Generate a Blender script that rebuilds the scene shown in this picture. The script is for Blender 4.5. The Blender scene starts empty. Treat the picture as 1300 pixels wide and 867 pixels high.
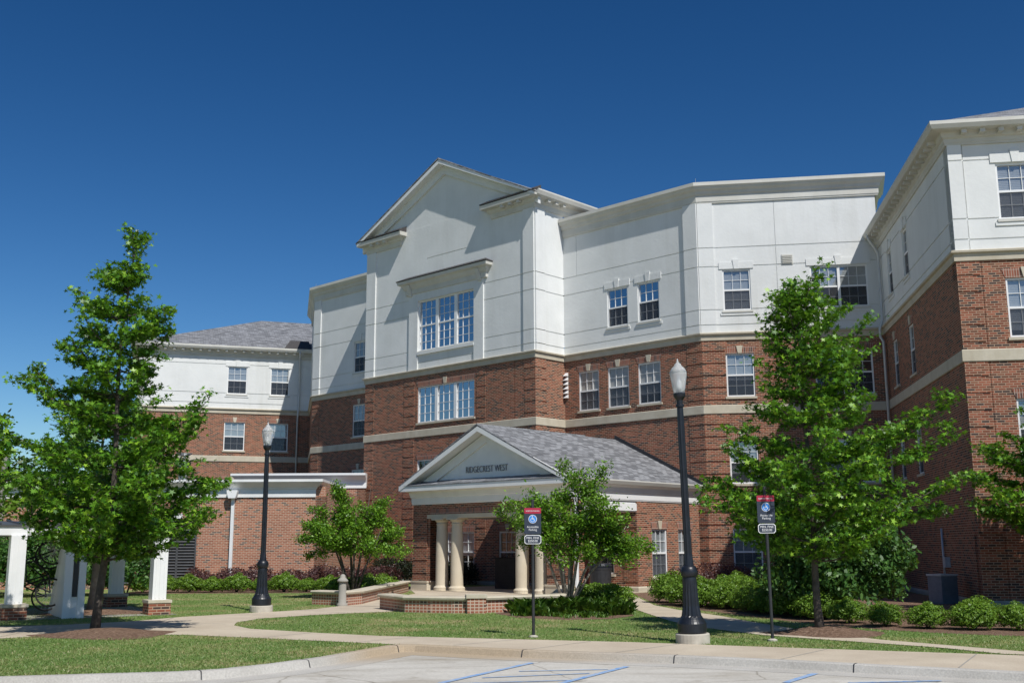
import bpy, math, random
import numpy as np
from mathutils import Vector, Matrix
from mathutils.geometry import tessellate_polygon

scene = bpy.context.scene
COL = scene.collection
R = math.radians

# ------------------------------------------------------------------ camera, sky, sun, exposure
cam_d = bpy.data.cameras.new('camera'); cam = bpy.data.objects.new('camera', cam_d); COL.objects.link(cam)
cam_d.sensor_width = 36.0; cam_d.lens = 37.924; cam_d.clip_start = 0.1; cam_d.clip_end = 3000
_p, _r = 0.186455, -0.004211
_fw = Vector((0, math.cos(_p), math.sin(_p))); _up = Vector((0, -math.sin(_p), math.cos(_p))); _rt = Vector((1, 0, 0))
_x = math.cos(_r)*_rt + math.sin(_r)*_up; _y = -math.sin(_r)*_rt + math.cos(_r)*_up; _z = -_fw
cam.matrix_world = Matrix(((_x.x, _y.x, _z.x, 0), (_x.y, _y.y, _z.y, 0), (_x.z, _y.z, _z.z, 1.65), (0, 0, 0, 1)))
scene.camera = cam

SUN = Vector((0.38, -0.70, 1.0)).normalized()
world = bpy.data.worlds.new('World'); scene.world = world; world.use_nodes = True
wn = world.node_tree.nodes; wl = world.node_tree.links
sky = wn.new('ShaderNodeTexSky'); sky.sky_type = 'NISHITA'; sky.sun_disc = False
sky.sun_elevation = math.asin(SUN.z); sky.sun_rotation = math.atan2(SUN.x, SUN.y)
sky.altitude = 300; sky.air_density = 1.0; sky.dust_density = 0.25; sky.ozone_density = 3.0
hs = wn.new('ShaderNodeHueSaturation'); hs.inputs['Saturation'].default_value = 1.0; hs.inputs['Value'].default_value = 0.16
gm = wn.new('ShaderNodeGamma'); gm.inputs[1].default_value = 1.4
h2 = wn.new('ShaderNodeHueSaturation'); h2.inputs['Saturation'].default_value = 1.165; h2.inputs['Value'].default_value = 6.1
wl.new(sky.outputs[0], hs.inputs['Color']); wl.new(hs.outputs[0], gm.inputs[0]); wl.new(gm.outputs[0], h2.inputs['Color']); wl.new(h2.outputs[0], wn['Background'].inputs['Color'])
wn['Background'].inputs['Strength'].default_value = 0.077

sd = bpy.data.lights.new('sun', 'SUN'); sd.energy = 4.2; sd.angle = R(0.53); sd.color = (1.0, 0.97, 0.915)
so = bpy.data.objects.new('sun', sd); COL.objects.link(so)
so.rotation_euler = SUN.to_track_quat('Z', 'Y').to_euler(); so.location = (20, -40, 60)

vs = scene.view_settings
scene.display_settings.display_device = 'sRGB'
vs.view_transform = 'Standard'; vs.look = 'None'; vs.gamma = 1.0; vs.use_curve_mapping = False
vs.exposure = 0.2
scene.cycles.max_bounces = 8; scene.cycles.transparent_max_bounces = 12

# ------------------------------------------------------------------ material helpers
MATS = {}
def mat_new(name):
    m = bpy.data.materials.new(name); m.use_nodes = True
    nt = m.node_tree; return m, nt.nodes, nt.links, nt.nodes['Principled BSDF']
def ramp(nodes, stops, interp='LINEAR'):
    r = nodes.new('ShaderNodeValToRGB'); cr = r.color_ramp; cr.interpolation = interp
    while len(cr.elements) < len(stops): cr.elements.new(0.5)
    for e, (p, c) in zip(cr.elements, stops): e.position = p; e.color = (*c, 1)
    return r
def noise(nodes, links, vec, scale, detail=3, rough=0.55):
    n = nodes.new('ShaderNodeTexNoise'); n.inputs['Scale'].default_value = scale
    n.inputs['Detail'].default_value = detail; n.inputs['Roughness'].default_value = rough
    if vec is not None: links.new(vec, n.inputs['Vector'])
    return n
def mixc(nodes, links, fac, a, b, mode='MIX'):
    m = nodes.new('ShaderNodeMix'); m.data_type = 'RGBA'; m.blend_type = mode
    for s, v in ((m.inputs[0], fac), (m.inputs[6], a), (m.inputs[7], b)):
        if hasattr(v, 'links'): links.new(v, s)
        elif isinstance(v, (int, float)): s.default_value = v
        else: s.default_value = (*v, 1)
    return m.outputs[2]
def bump(nodes, links, h, strength, dist=0.02):
    b = nodes.new('ShaderNodeBump'); b.inputs['Strength'].default_value = strength; b.inputs['Distance'].default_value = dist
    links.new(h, b.inputs['Height']); return b.outputs[0]
def stretch(nodes, links, vec, s):
    mp = nodes.new('ShaderNodeMapping'); mp.inputs['Scale'].default_value = s; links.new(vec, mp.inputs['Vector']); return mp.outputs[0]

def m_plain(name, c1, c2, scale=3.0, rough=0.7, bs=0.15, metal=0.0, streak=None, spec=0.5, bdist=0.01):
    m, n, l, b = mat_new(name); tc = n.new('ShaderNodeTexCoord'); v = tc.outputs['Object']
    ns = noise(n, l, v, scale, 5); rp = ramp(n, [(0.3, c1), (0.7, c2)]); l.new(ns.outputs[0], rp.inputs[0])
    col = rp.outputs[0]
    if streak:                                           # weather streaks running down the wall
        s2 = noise(n, l, stretch(n, l, v, (1.6, 1.6, 0.12)), 1.3, 6, 0.7)
        r2 = ramp(n, [(0.42, (1, 1, 1)), (0.8, streak)]); l.new(s2.outputs[0], r2.inputs[0])
        s4 = noise(n, l, v, 0.35, 4); r5 = ramp(n, [(0.40, (0.1, 0.1, 0.1)), (0.66, (1, 1, 1))]); l.new(s4.outputs[0], r5.inputs[0])
        col = mixc(n, l, r5.outputs[0], col, mixc(n, l, 1.0, col, r2.outputs[0], 'MULTIPLY'))
    l.new(col, b.inputs['Base Color']); b.inputs['Roughness'].default_value = rough
    b.inputs['Metallic'].default_value = metal; b.inputs['Specular IOR Level'].default_value = spec
    if bs:
        n3 = noise(n, l, v, scale*9, 3); l.new(bump(n, l, n3.outputs[0], bs, bdist), b.inputs['Normal'])
    MATS[name] = m; return m

def m_brick(name, stops, mortar, bw=0.203, rh=0.0677, ms=0.0105, offset=0.5):
    m, n, l, b = mat_new(name); tc = n.new('ShaderNodeTexCoord'); uv = tc.outputs['UV']
    bt = n.new('ShaderNodeTexBrick'); l.new(uv, bt.inputs['Vector'])
    bt.offset = offset; bt.inputs['Scale'].default_value = 1.0; bt.inputs['Brick Width'].default_value = bw
    bt.inputs['Row Height'].default_value = rh; bt.inputs['Mortar Size'].default_value = ms; bt.inputs['Mortar Smooth'].default_value = 0.2
    bt.inputs['Color1'].default_value = (0, 0, 0, 1); bt.inputs['Color2'].default_value = (1, 1, 1, 1); bt.inputs['Mortar'].default_value = (0.5, 0.5, 0.5, 1)
    rp = ramp(n, stops, 'CONSTANT'); l.new(bt.outputs['Color'], rp.inputs[0])
    ns = noise(n, l, tc.outputs['Object'], 0.9, 5); r2 = ramp(n, [(0.3, (0.82, 0.82, 0.84)), (0.7, (1.1, 1.08, 1.06))]); l.new(ns.outputs[0], r2.inputs[0])
    col = mixc(n, l, 1.0, rp.outputs[0], r2.outputs[0], 'MULTIPLY')
    col = mixc(n, l, bt.outputs['Fac'], col, mortar)
    l.new(col, b.inputs['Base Color']); b.inputs['Roughness'].default_value = 0.88; b.inputs['Specular IOR Level'].default_value = 0.25
    inv = n.new('ShaderNodeMath'); inv.operation = 'SUBTRACT'; inv.inputs[0].default_value = 1; l.new(bt.outputs['Fac'], inv.inputs[1])
    l.new(bump(n, l, inv.outputs[0], 0.5, 0.008), b.inputs['Normal'])
    MATS[name] = m; return m

m_brick('brick', [(0.0, (0.070, 0.048, 0.042)), (0.17, (0.190, 0.066, 0.038)), (0.38, (0.255, 0.084, 0.048)), (0.60, (0.315, 0.112, 0.066)), (0.78, (0.150, 0.068, 0.042)), (0.9, (0.25, 0.115, 0.070))], (0.40, 0.283, 0.20), ms=0.0095)
m_brick('brick_pink', [(0.0, (0.13, 0.095, 0.08)), (0.13, (0.35, 0.135, 0.078)), (0.42, (0.40, 0.165, 0.098)), (0.72, (0.31, 0.115, 0.066))], (0.50, 0.385, 0.29))
m_brick('brick_header', [(0.0, (0.12, 0.075, 0.06)), (0.10, (0.30, 0.115, 0.070)), (0.5, (0.35, 0.14, 0.088)), (0.8, (0.27, 0.10, 0.065))], (0.50, 0.40, 0.32), bw=0.105, rh=0.075, ms=0.012, offset=0.0)
m_brick('soldier', [(0.0, (0.11, 0.065, 0.055)), (0.2, (0.24, 0.088, 0.055)), (0.6, (0.29, 0.11, 0.07))], (0.42, 0.33, 0.27), bw=0.0677, rh=0.203, ms=0.009, offset=0.0)
m_plain('stucco', (0.655, 0.667, 0.655), (0.725, 0.735, 0.722), 0.9, 0.85, 0.5, streak=(0.83, 0.82, 0.79), spec=0.2)
m_plain('stucco_trim', (0.54, 0.53, 0.485), (0.63, 0.62, 0.575), 1.2, 0.8, 0.12, streak=(0.88, 0.86, 0.81), spec=0.2)
m_plain('limestone', (0.47, 0.42, 0.325), (0.56, 0.51, 0.41), 2.5, 0.85, 0.2, streak=(0.8, 0.77, 0.72), spec=0.2)
m_plain('column_stone', (0.54, 0.47, 0.355), (0.61, 0.54, 0.42), 2.0, 0.8, 0.1, spec=0.2)
m_plain('base_stone', (0.28, 0.265, 0.235), (0.36, 0.34, 0.30), 3.0, 0.9, 0.25, streak=(0.75, 0.73, 0.7))
m_plain('white_paint', (0.72, 0.725, 0.72), (0.80, 0.80, 0.79), 1.5, 0.45, 0.05, streak=(0.9, 0.89, 0.86))
m_plain('window_white', (0.74, 0.745, 0.74), (0.80, 0.80, 0.79), 4.0, 0.4, 0)
m_plain('grey_pipe', (0.48, 0.49, 0.49), (0.56, 0.565, 0.56), 2, 0.45, 0.05, metal=0.2)
m_plain('galvanised', (0.45, 0.46, 0.47), (0.58, 0.59, 0.60), 8, 0.35, 0.05, metal=0.8)
m_plain('black_metal', (0.007, 0.009, 0.013), (0.014, 0.017, 0.024), 6, 0.38, 0.12, spec=0.45)
m_plain('dark_grey', (0.018, 0.019, 0.022), (0.035, 0.036, 0.04), 5, 0.5, 0.1)
m_plain('louver', (0.06, 0.062, 0.066), (0.085, 0.087, 0.09), 4, 0.5, 0.05)
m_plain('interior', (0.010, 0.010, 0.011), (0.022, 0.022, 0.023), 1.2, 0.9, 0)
m_plain('bark', (0.060, 0.048, 0.038), (0.14, 0.115, 0.095), 9, 0.95, 0.9, bdist=0.03)
m_plain('pale_bark', (0.20, 0.17, 0.14), (0.38, 0.33, 0.28), 7, 0.9, 0.5, bdist=0.02)
m_plain('cabinet', (0.10, 0.13, 0.17), (0.15, 0.18, 0.22), 6, 0.55, 0.05)
m_plain('cabinet_top', (0.36, 0.38, 0.40), (0.5, 0.52, 0.53), 9, 0.5, 0.05)
m_plain('footing', (0.38, 0.345, 0.285), (0.50, 0.46, 0.39), 6, 0.9, 0.3)
m_plain('sign_navy', (0.022, 0.030, 0.050), (0.028, 0.038, 0.060), 5, 0.5, 0)
m_plain('sign_red', (0.36, 0.012, 0.042), (0.40, 0.016, 0.05), 5, 0.5, 0)
m_plain('sign_blue', (0.035, 0.22, 0.62), (0.04, 0.25, 0.66), 5, 0.5, 0)
m_plain('sign_white', (0.72, 0.72, 0.72), (0.78, 0.78, 0.78), 5, 0.5, 0)
m_plain('rubber', (0.012, 0.012, 0.012), (0.02, 0.02, 0.02), 5, 0.7, 0)
m_plain('letter', (0.15, 0.15, 0.155), (0.18, 0.18, 0.185), 5, 0.6, 0)
m_plain('red_door', (0.13, 0.025, 0.022), (0.17, 0.035, 0.03), 5, 0.5, 0)
m_plain('blue_paint', (0.11, 0.29, 0.60), (0.42, 0.46, 0.50), 9, 0.8, 0.1)
m_plain('wood_pole', (0.22, 0.2, 0.18), (0.32, 0.30, 0.27), 6, 0.9, 0.4)

def m_shingle(name):
    m, n, l, b = mat_new(name); tc = n.new('ShaderNodeTexCoord'); uv = tc.outputs['UV']
    bt = n.new('ShaderNodeTexBrick'); l.new(uv, bt.inputs['Vector']); bt.offset = 0.37
    bt.inputs['Scale'].default_value = 1.0; bt.inputs['Brick Width'].default_value = 0.31; bt.inputs['Row Height'].default_value = 0.145
    bt.inputs['Mortar Size'].default_value = 0.008; bt.inputs['Color1'].default_value = (0, 0, 0, 1); bt.inputs['Color2'].default_value = (1, 1, 1, 1)
    bt.inputs['Mortar'].default_value = (0.2, 0.2, 0.2, 1)
    rp = ramp(n, [(0.0, (0.11, 0.113, 0.12)), (0.45, (0.18, 0.184, 0.194)), (1.0, (0.28, 0.285, 0.298))]); l.new(bt.outputs['Color'], rp.inputs[0])
    ns = noise(n, l, stretch(n, l, uv, (1.0, 6.9, 1)), 1.5, 3); r2 = ramp(n, [(0.3, (0.74, 0.75, 0.77)), (0.7, (1.2, 1.2, 1.2))]); l.new(ns.outputs[0], r2.inputs[0])
    col = mixc(n, l, 1.0, rp.outputs[0], r2.outputs[0], 'MULTIPLY'); col = mixc(n, l, bt.outputs['Fac'], col, (0.05, 0.05, 0.055))
    l.new(col, b.inputs['Base Color']); b.inputs['Roughness'].default_value = 0.9
    l.new(bump(n, l, bt.outputs['Color'], 0.6, 0.02), b.inputs['Normal']); MATS[name] = m
m_shingle('shingle')
m_plain('dark_roof', (0.035, 0.032, 0.032), (0.075, 0.07, 0.068), 14, 0.85, 0.4)

def m_blind(name):
    m, n, l, b = mat_new(name); tc = n.new('ShaderNodeTexCoord'); w = n.new('ShaderNodeTexWave'); w.bands_direction = 'Z'
    l.new(tc.outputs['Object'], w.inputs['Vector']); w.inputs['Scale'].default_value = 6.2
    rp = ramp(n, [(0.0, (0.34, 0.33, 0.315)), (0.35, (0.54, 0.525, 0.50)), (1, (0.60, 0.585, 0.56))]); l.new(w.outputs[0], rp.inputs[0])
    l.new(rp.outputs[0], b.inputs['Base Color']); b.inputs['Roughness'].default_value = 0.6; MATS[name] = m
m_blind('blind')

def m_glass(name, tint, refl):
    m = bpy.data.materials.new(name); m.use_nodes = True; n = m.node_tree.nodes; l = m.node_tree.links; n.remove(n['Principled BSDF'])
    tr = n.new('ShaderNodeBsdfTransparent'); tr.inputs[0].default_value = (*tint, 1)
    gl = n.new('ShaderNodeBsdfGlossy'); gl.inputs['Roughness'].default_value = 0.03; gl.inputs['Color'].default_value = (0.95, 0.97, 1, 1)
    tc = n.new('ShaderNodeTexCoord'); ns = noise(n, l, tc.outputs['Object'], 1.3, 1); l.new(bump(n, l, ns.outputs[0], 0.05, 0.05), gl.inputs['Normal'])
    mx = n.new('ShaderNodeMixShader'); mx.inputs[0].default_value = refl; l.new(tr.outputs[0], mx.inputs[1]); l.new(gl.outputs[0], mx.inputs[2])
    l.new(mx.outputs[0], n['Material Output'].inputs['Surface']); MATS[name] = m
m_glass('glass', (0.70, 0.74, 0.77), 0.17)
m_glass('glass_pale', (0.80, 0.80, 0.79), 0.07)
m_glass('glass_screen', (0.70, 0.73, 0.76), 0.12)
_m = bpy.data.materials.new('screen'); _m.use_nodes = True; _n = _m.node_tree.nodes; _l = _m.node_tree.links
_t = _n.new('ShaderNodeBsdfTransparent'); _t.inputs[0].default_value = (.72, .73, .75, 1); _x = _n.new('ShaderNodeMixShader'); _x.inputs[0].default_value = .36
_n['Principled BSDF'].inputs['Base Color'].default_value = (.075, .082, .095, 1); _l.new(_t.outputs[0], _x.inputs[1]); _l.new(_n['Principled BSDF'].outputs[0], _x.inputs[2]); _l.new(_x.outputs[0], _n['Material Output'].inputs['Surface']); MATS['screen'] = _m
m_glass('glass_blue', (0.45, 0.52, 0.58), 0.50)
m_glass('globe_glass', (0.86, 0.88, 0.88), 0.10)
_m, _n, _l, _b = mat_new('globe_milky'); _b.inputs['Base Color'].default_value = (.8, .82, .82, 1); _b.inputs['Roughness'].default_value = .25; _b.inputs['Transmission Weight'].default_value = .55; _b.inputs['IOR'].default_value = 1.15; _b.inputs['Alpha'].default_value = .82; MATS['globe_milky'] = _m

def m_leaf(name, stops, trans=0.35, tcol=(0.22, 0.36, 0.03), rough=0.45):
    m, n, l, b = mat_new(name); g = n.new('ShaderNodeNewGeometry')
    rp = ramp(n, stops); l.new(g.outputs['Random Per Island'], rp.inputs[0])
    l.new(rp.outputs[0], b.inputs['Base Color']); b.inputs['Roughness'].default_value = rough; b.inputs['Specular IOR Level'].default_value = 0.4
    t = n.new('ShaderNodeBsdfTranslucent')
    l.new(mixc(n, l, 0.65, rp.outputs[0], tcol), t.inputs[0])
    mx = n.new('ShaderNodeMixShader'); mx.inputs[0].default_value = trans
    l.new(b.outputs[0], mx.inputs[1]); l.new(t.outputs[0], mx.inputs[2]); l.new(mx.outputs[0], n['Material Output'].inputs['Surface']); MATS[name] = m
m_leaf('leaf_oak', [(0, (0.030, 0.092, 0.007)), (0.4, (0.066, 0.185, 0.010)), (0.8, (0.140, 0.305, 0.017)), (1, (0.27, 0.44, 0.032))], 0.17, tcol=(0.26, 0.46, 0.03))
m_leaf('leaf_myrtle', [(0, (0.055, 0.140, 0.010)), (0.5, (0.105, 0.235, 0.016)), (1, (0.20, 0.36, 0.028))], 0.2, tcol=(0.32, 0.50, 0.03))
m_leaf('leaf_boxwood', [(0, (0.075, 0.165, 0.014)), (0.6, (0.135, 0.250, 0.022)), (1, (0.21, 0.335, 0.042))], 0.3, tcol=(0.30, 0.44, 0.03))
m_leaf('leaf_magnolia', [(0, (0.026, 0.080, 0.014)), (0.6, (0.045, 0.120, 0.019)), (1, (0.09, 0.19, 0.03))], 0.2, rough=0.5)
m_leaf('leaf_purple', [(0, (0.040, 0.020, 0.022)), (0.6, (0.085, 0.036, 0.036)), (1, (0.135, 0.065, 0.05))], 0.2, tcol=(0.2, 0.06, 0.05))
m_leaf('leaf_shaded', [(0, (0.008, 0.012, 0.006)), (0.6, (0.014, 0.022, 0.009)), (1, (0.024, 0.036, 0.013))], 0.1, tcol=(0.03, 0.05, 0.01))  # near-black leaf colour carries the porch roof's shade on the bay hedge
m_leaf('leaf_far', [(0, (0.035, 0.085, 0.018)), (0.6, (0.055, 0.12, 0.025)), (1, (0.085, 0.16, 0.035))], 0.25)
m_leaf('leaf_blade', [(0, (0.06, 0.16, 0.018)), (0.6, (0.10, 0.23, 0.028)), (1, (0.16, 0.30, 0.05))], 0.35)
m_leaf('grass_blade', [(0, (0.13, 0.225, 0.052)), (0.5, (0.19, 0.29, 0.08)), (0.82, (0.28, 0.34, 0.125)), (1, (0.42, 0.37, 0.19))], 0.35)

_m = MATS['grass_blade']; _n = _m.node_tree.nodes; _l = _m.node_tree.links; _tc = _n.new('ShaderNodeTexCoord')
_a = noise(_n, _l, _tc.outputs['Object'], 0.55, 5, 0.65); _r = ramp(_n, [(0.30, (0.80, 0.86, 0.8)), (0.48, (1, 1, 1)), (0.60, (1.28, 1.10, 1.25)), (0.73, (1.75, 1.28, 1.75))]); _l.new(_a.outputs[0], _r.inputs[0])
_pb = _n['Principled BSDF']; _src = _pb.inputs['Base Color'].links[0].from_socket; _l.new(mixc(_n, _l, 1.0, _src, _r.outputs[0], 'MULTIPLY'), _pb.inputs['Base Color'])
def m_ground(name, kind):
    m, n, l, b = mat_new(name); tc = n.new('ShaderNodeTexCoord'); v = tc.outputs['Object']
    if kind == 'lawn':
        a = noise(n, l, v, 0.55, 5, 0.65); rp = ramp(n, [(0.30, (0.13, 0.225, 0.055)), (0.46, (0.18, 0.265, 0.075)), (0.56, (0.27, 0.285, 0.115)), (0.68, (0.43, 0.35, 0.20))]); l.new(a.outputs[0], rp.inputs[0])
        f = noise(n, l, v, 38, 3, 0.7); r2 = ramp(n, [(0.3, (0.62, 0.64, 0.6)), (0.7, (1.3, 1.28, 1.2))]); l.new(f.outputs[0], r2.inputs[0])
        col = mixc(n, l, 1, rp.outputs[0], r2.outputs[0], 'MULTIPLY'); h, bs, bd = f.outputs[0], 0.8, 0.05
    elif kind == 'concrete':
        a = noise(n, l, v, 0.8, 6, 0.6); rp = ramp(n, [(0.3, (0.43, 0.36, 0.275)), (0.7, (0.545, 0.47, 0.365))]); l.new(a.outputs[0], rp.inputs[0])
        f = noise(n, l, v, 45, 3); r2 = ramp(n, [(0.3, (0.9, 0.9, 0.9)), (0.7, (1.08, 1.08, 1.08))]); l.new(f.outputs[0], r2.inputs[0])
        col = mixc(n, l, 1, rp.outputs[0], r2.outputs[0], 'MULTIPLY'); h, bs, bd = f.outputs[0], 0.25, 0.01
    elif kind == 'parking':
        a = noise(n, l, stretch(n, l, v, (0.5, 1.5, 1)), 0.9, 7, 0.65); rp = ramp(n, [(0.28, (0.33, 0.295, 0.24)), (0.5, (0.48, 0.455, 0.405)), (0.75, (0.58, 0.555, 0.50))]); l.new(a.outputs[0], rp.inputs[0])
        f = noise(n, l, v, 24, 4, 0.7); r2 = ramp(n, [(0.3, (0.86, 0.86, 0.86)), (0.7, (1.1, 1.1, 1.1))]); l.new(f.outputs[0], r2.inputs[0])
        vo = n.new('ShaderNodeTexVoronoi'); vo.feature = 'DISTANCE_TO_EDGE'; vo.inputs['Scale'].default_value = 0.42
        wv = noise(n, l, v, 1.5, 4); l.new(mixc(n, l, 0.16, v, wv.outputs['Color']), vo.inputs['Vector'])
        r3 = ramp(n, [(0.0, (0.45, 0.42, 0.38)), (0.006, (1, 1, 1))]); l.new(vo.outputs[0], r3.inputs[0])
        col = mixc(n, l, 1, rp.outputs[0], r2.outputs[0], 'MULTIPLY'); col = mixc(n, l, 0.75, col, r3.outputs[0], 'MULTIPLY'); st = noise(n, l, v, 1.9, 4, 0.6); r4 = ramp(n, [(0.60, (1, 1, 1)), (0.78, (0.66, 0.63, 0.59))]); l.new(st.outputs[0], r4.inputs[0]); col = mixc(n, l, 1, col, r4.outputs[0], 'MULTIPLY'); h, bs, bd = f.outputs[0], 0.2, 0.01
    elif kind == 'kerb':
        a = noise(n, l, v, 0.7, 6, 0.6); rp = ramp(n, [(0.3, (0.36, 0.34, 0.305)), (0.7, (0.50, 0.48, 0.44))]); l.new(a.outputs[0], rp.inputs[0])
        # tan silt stain along the stretch beside the bay corner
        sp = n.new('ShaderNodeSeparateXYZ'); l.new(v, sp.inputs[0]); mr = n.new('ShaderNodeMapRange'); l.new(sp.outputs[1], mr.inputs[0])
        mr.inputs[1].default_value = 16.6; mr.inputs[2].default_value = 17.9
        col = mixc(n, l, mr.outputs[0], rp.outputs[0], (0.40, 0.32, 0.225))
        f = noise(n, l, v, 40, 3); r2 = ramp(n, [(0.3, (0.85, 0.85, 0.85)), (0.7, (1.1, 1.1, 1.1))]); l.new(f.outputs[0], r2.inputs[0])
        col = mixc(n, l, 1, col, r2.outputs[0], 'MULTIPLY'); h, bs, bd = f.outputs[0], 0.3, 0.01
    else:
        a = noise(n, l, v, 16, 5, 0.75); rp = ramp(n, [(0.3, (0.085, 0.05, 0.034)), (0.52, (0.20, 0.125, 0.085)), (0.72, (0.36, 0.25, 0.185))]); l.new(a.outputs[0], rp.inputs[0])
        col = rp.outputs[0]; h, bs, bd = a.outputs[0], 1.0, 0.05
    l.new(col, b.inputs['Base Color']); b.inputs['Roughness'].default_value = 0.93; b.inputs['Specular IOR Level'].default_value = 0.2
    l.new(bump(n, l, h, bs, bd), b.inputs['Normal']); MATS[name] = m
for k in ('lawn', 'concrete', 'parking', 'kerb', 'mulch'): m_ground(k, k)

# ------------------------------------------------------------------ object helpers
def base_of(parent):
    while parent is not None and parent.parent is not None: parent = parent.parent
    return Vector(parent.location) if parent is not None else Vector((0, 0, 0))

def link_mesh(name, me, parent=None, kind=None, smooth=False):
    o = bpy.data.objects.new(name, me); COL.objects.link(o)
    if parent is not None: o.parent = parent
    if kind: o['kind'] = kind
    if smooth:
        me.polygons.foreach_set('use_smooth', np.ones(len(me.polygons), dtype=bool))
    return o

def thing(name, label, cat, loc=(0, 0, 0), rz=0.0, group=None):
    o = bpy.data.objects.new(name, None); COL.objects.link(o); o.location = loc; o.rotation_euler = (0, 0, rz); o.empty_display_size = 0.2
    o['label'] = label; o['category'] = cat
    if group: o['group'] = group
    return o
def tag(o, label, cat, group=None):
    o['label'] = label; o['category'] = cat
    if group: o['group'] = group
    return o

class MB:
    def __init__(s): s.v = []; s.f = []; s.m = []
    def face(s, pts, m=0):
        i = len(s.v); s.v += [tuple(p) for p in pts]; s.f.append(list(range(i, i+len(pts)))); s.m.append(m)
    def box(s, c, size, rz=0.0, m=0, tilt=None):
        hx, hy, hz = size[0]/2, size[1]/2, size[2]/2
        M = Matrix.Rotation(rz, 3, 'Z')
        if tilt is not None: M = M @ tilt
        c = Vector(c)
        P = [c + M @ Vector((x*hx, y*hy, z*hz)) for x in (-1, 1) for y in (-1, 1) for z in (-1, 1)]
        for q in ((0, 1, 3, 2), (4, 6, 7, 5), (0, 4, 5, 1), (2, 3, 7, 6), (0, 2, 6, 4), (1, 5, 7, 3)): s.face([P[i] for i in q], m)
    def tube(s, pts, radii, n=8, m=0, caps=True):
        pts = [Vector(p) for p in pts]; i0 = len(s.v)
        if not hasattr(radii, '__len__'): radii = [radii]*len(pts)
        ref = None
        for k, p in enumerate(pts):
            d = (pts[min(k+1, len(pts)-1)] - pts[max(k-1, 0)]).normalized()
            if ref is None: ref = d.orthogonal().normalized()
            a = (ref - d*ref.dot(d)).normalized(); b = d.cross(a); ref = a
            for j in range(n):
                t = 2*math.pi*j/n; s.v.append(tuple(p + radii[k]*(math.cos(t)*a + math.sin(t)*b)))
        for k in range(len(pts)-1):
            for j in range(n):
                s.f.append([i0+k*n+j, i0+k*n+(j+1) % n, i0+(k+1)*n+(j+1) % n, i0+(k+1)*n+j]); s.m.append(m)
        if caps:
            s.f.append([i0+j for j in reversed(range(n))]); s.m.append(m)
            s.f.append([i0+(len(pts)-1)*n+j for j in range(n)]); s.m.append(m)
    def lathe(s, prof, c=(0, 0, 0), n=20, m=0, flute=None):
        i0 = len(s.v); c = Vector(c)
        for (r, z) in prof:
            for j in range(n):
                t = 2*math.pi*j/n; rr = r
                if flute and flute[0] <= z <= flute[1]: rr = r*(1 - flute[2]*(j % 2))
                s.v.append((c.x+rr*math.cos(t), c.y+rr*math.sin(t), c.z+z))
        for k in range(len(prof)-1):
            for j in range(n):
                s.f.append([i0+k*n+j, i0+k*n+(j+1) % n, i0+(k+1)*n+(j+1) % n, i0+(k+1)*n+j]); s.m.append(m)
        s.f.append([i0+j for j in reversed(range(n))]); s.m.append(m)
        s.f.append([i0+(len(prof)-1)*n+j for j in range(n)]); s.m.append(m)
    def prism(s, pts2, place, d0, d1, m=0):              # polygon pts2 in a plane, thickness d0..d1; place(a, b, d) -> point
        A = [place(a, b, d0) for a, b in pts2]; B = [place(a, b, d1) for a, b in pts2]
        s.face(B, m); s.face(list(reversed(A)), m)
        for i in range(len(pts2)):
            j = (i+1) % len(pts2); s.face([A[i], A[j], B[j], B[i]], m)
    def build(s, name, mats, parent=None, kind=None, smooth=False):
        if isinstance(mats, str): mats = [mats]
        me = bpy.data.meshes.new(name); b = base_of(parent)
        me.from_pydata([(x-b.x, y-b.y, z-b.z) for x, y, z in s.v], [], s.f)
        for k in mats: me.materials.append(MATS[k])
        if len(mats) > 1: me.polygons.foreach_set('material_index', s.m)
        # planar UVs in metres: horizontal tangent, up the face
        uv = me.uv_layers.new(name='UVMap'); N = np.zeros(len(me.loops)*2, dtype=np.float32)
        for p in me.polygons:
            n = p.normal
            if abs(n.z) > 0.97: u, w = Vector((1, 0, 0)), Vector((0, 1, 0))
            else:
                u = Vector((-n.y, n.x, 0)).normalized(); w = n.cross(u)
            for li in p.loop_indices:
                q = Vector(s.v[me.loops[li].vertex_index]); N[2*li] = q.dot(u); N[2*li+1] = q.dot(w)
        uv.data.foreach_set('uv', N)
        return link_mesh(name, me, parent, kind, smooth)

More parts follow.
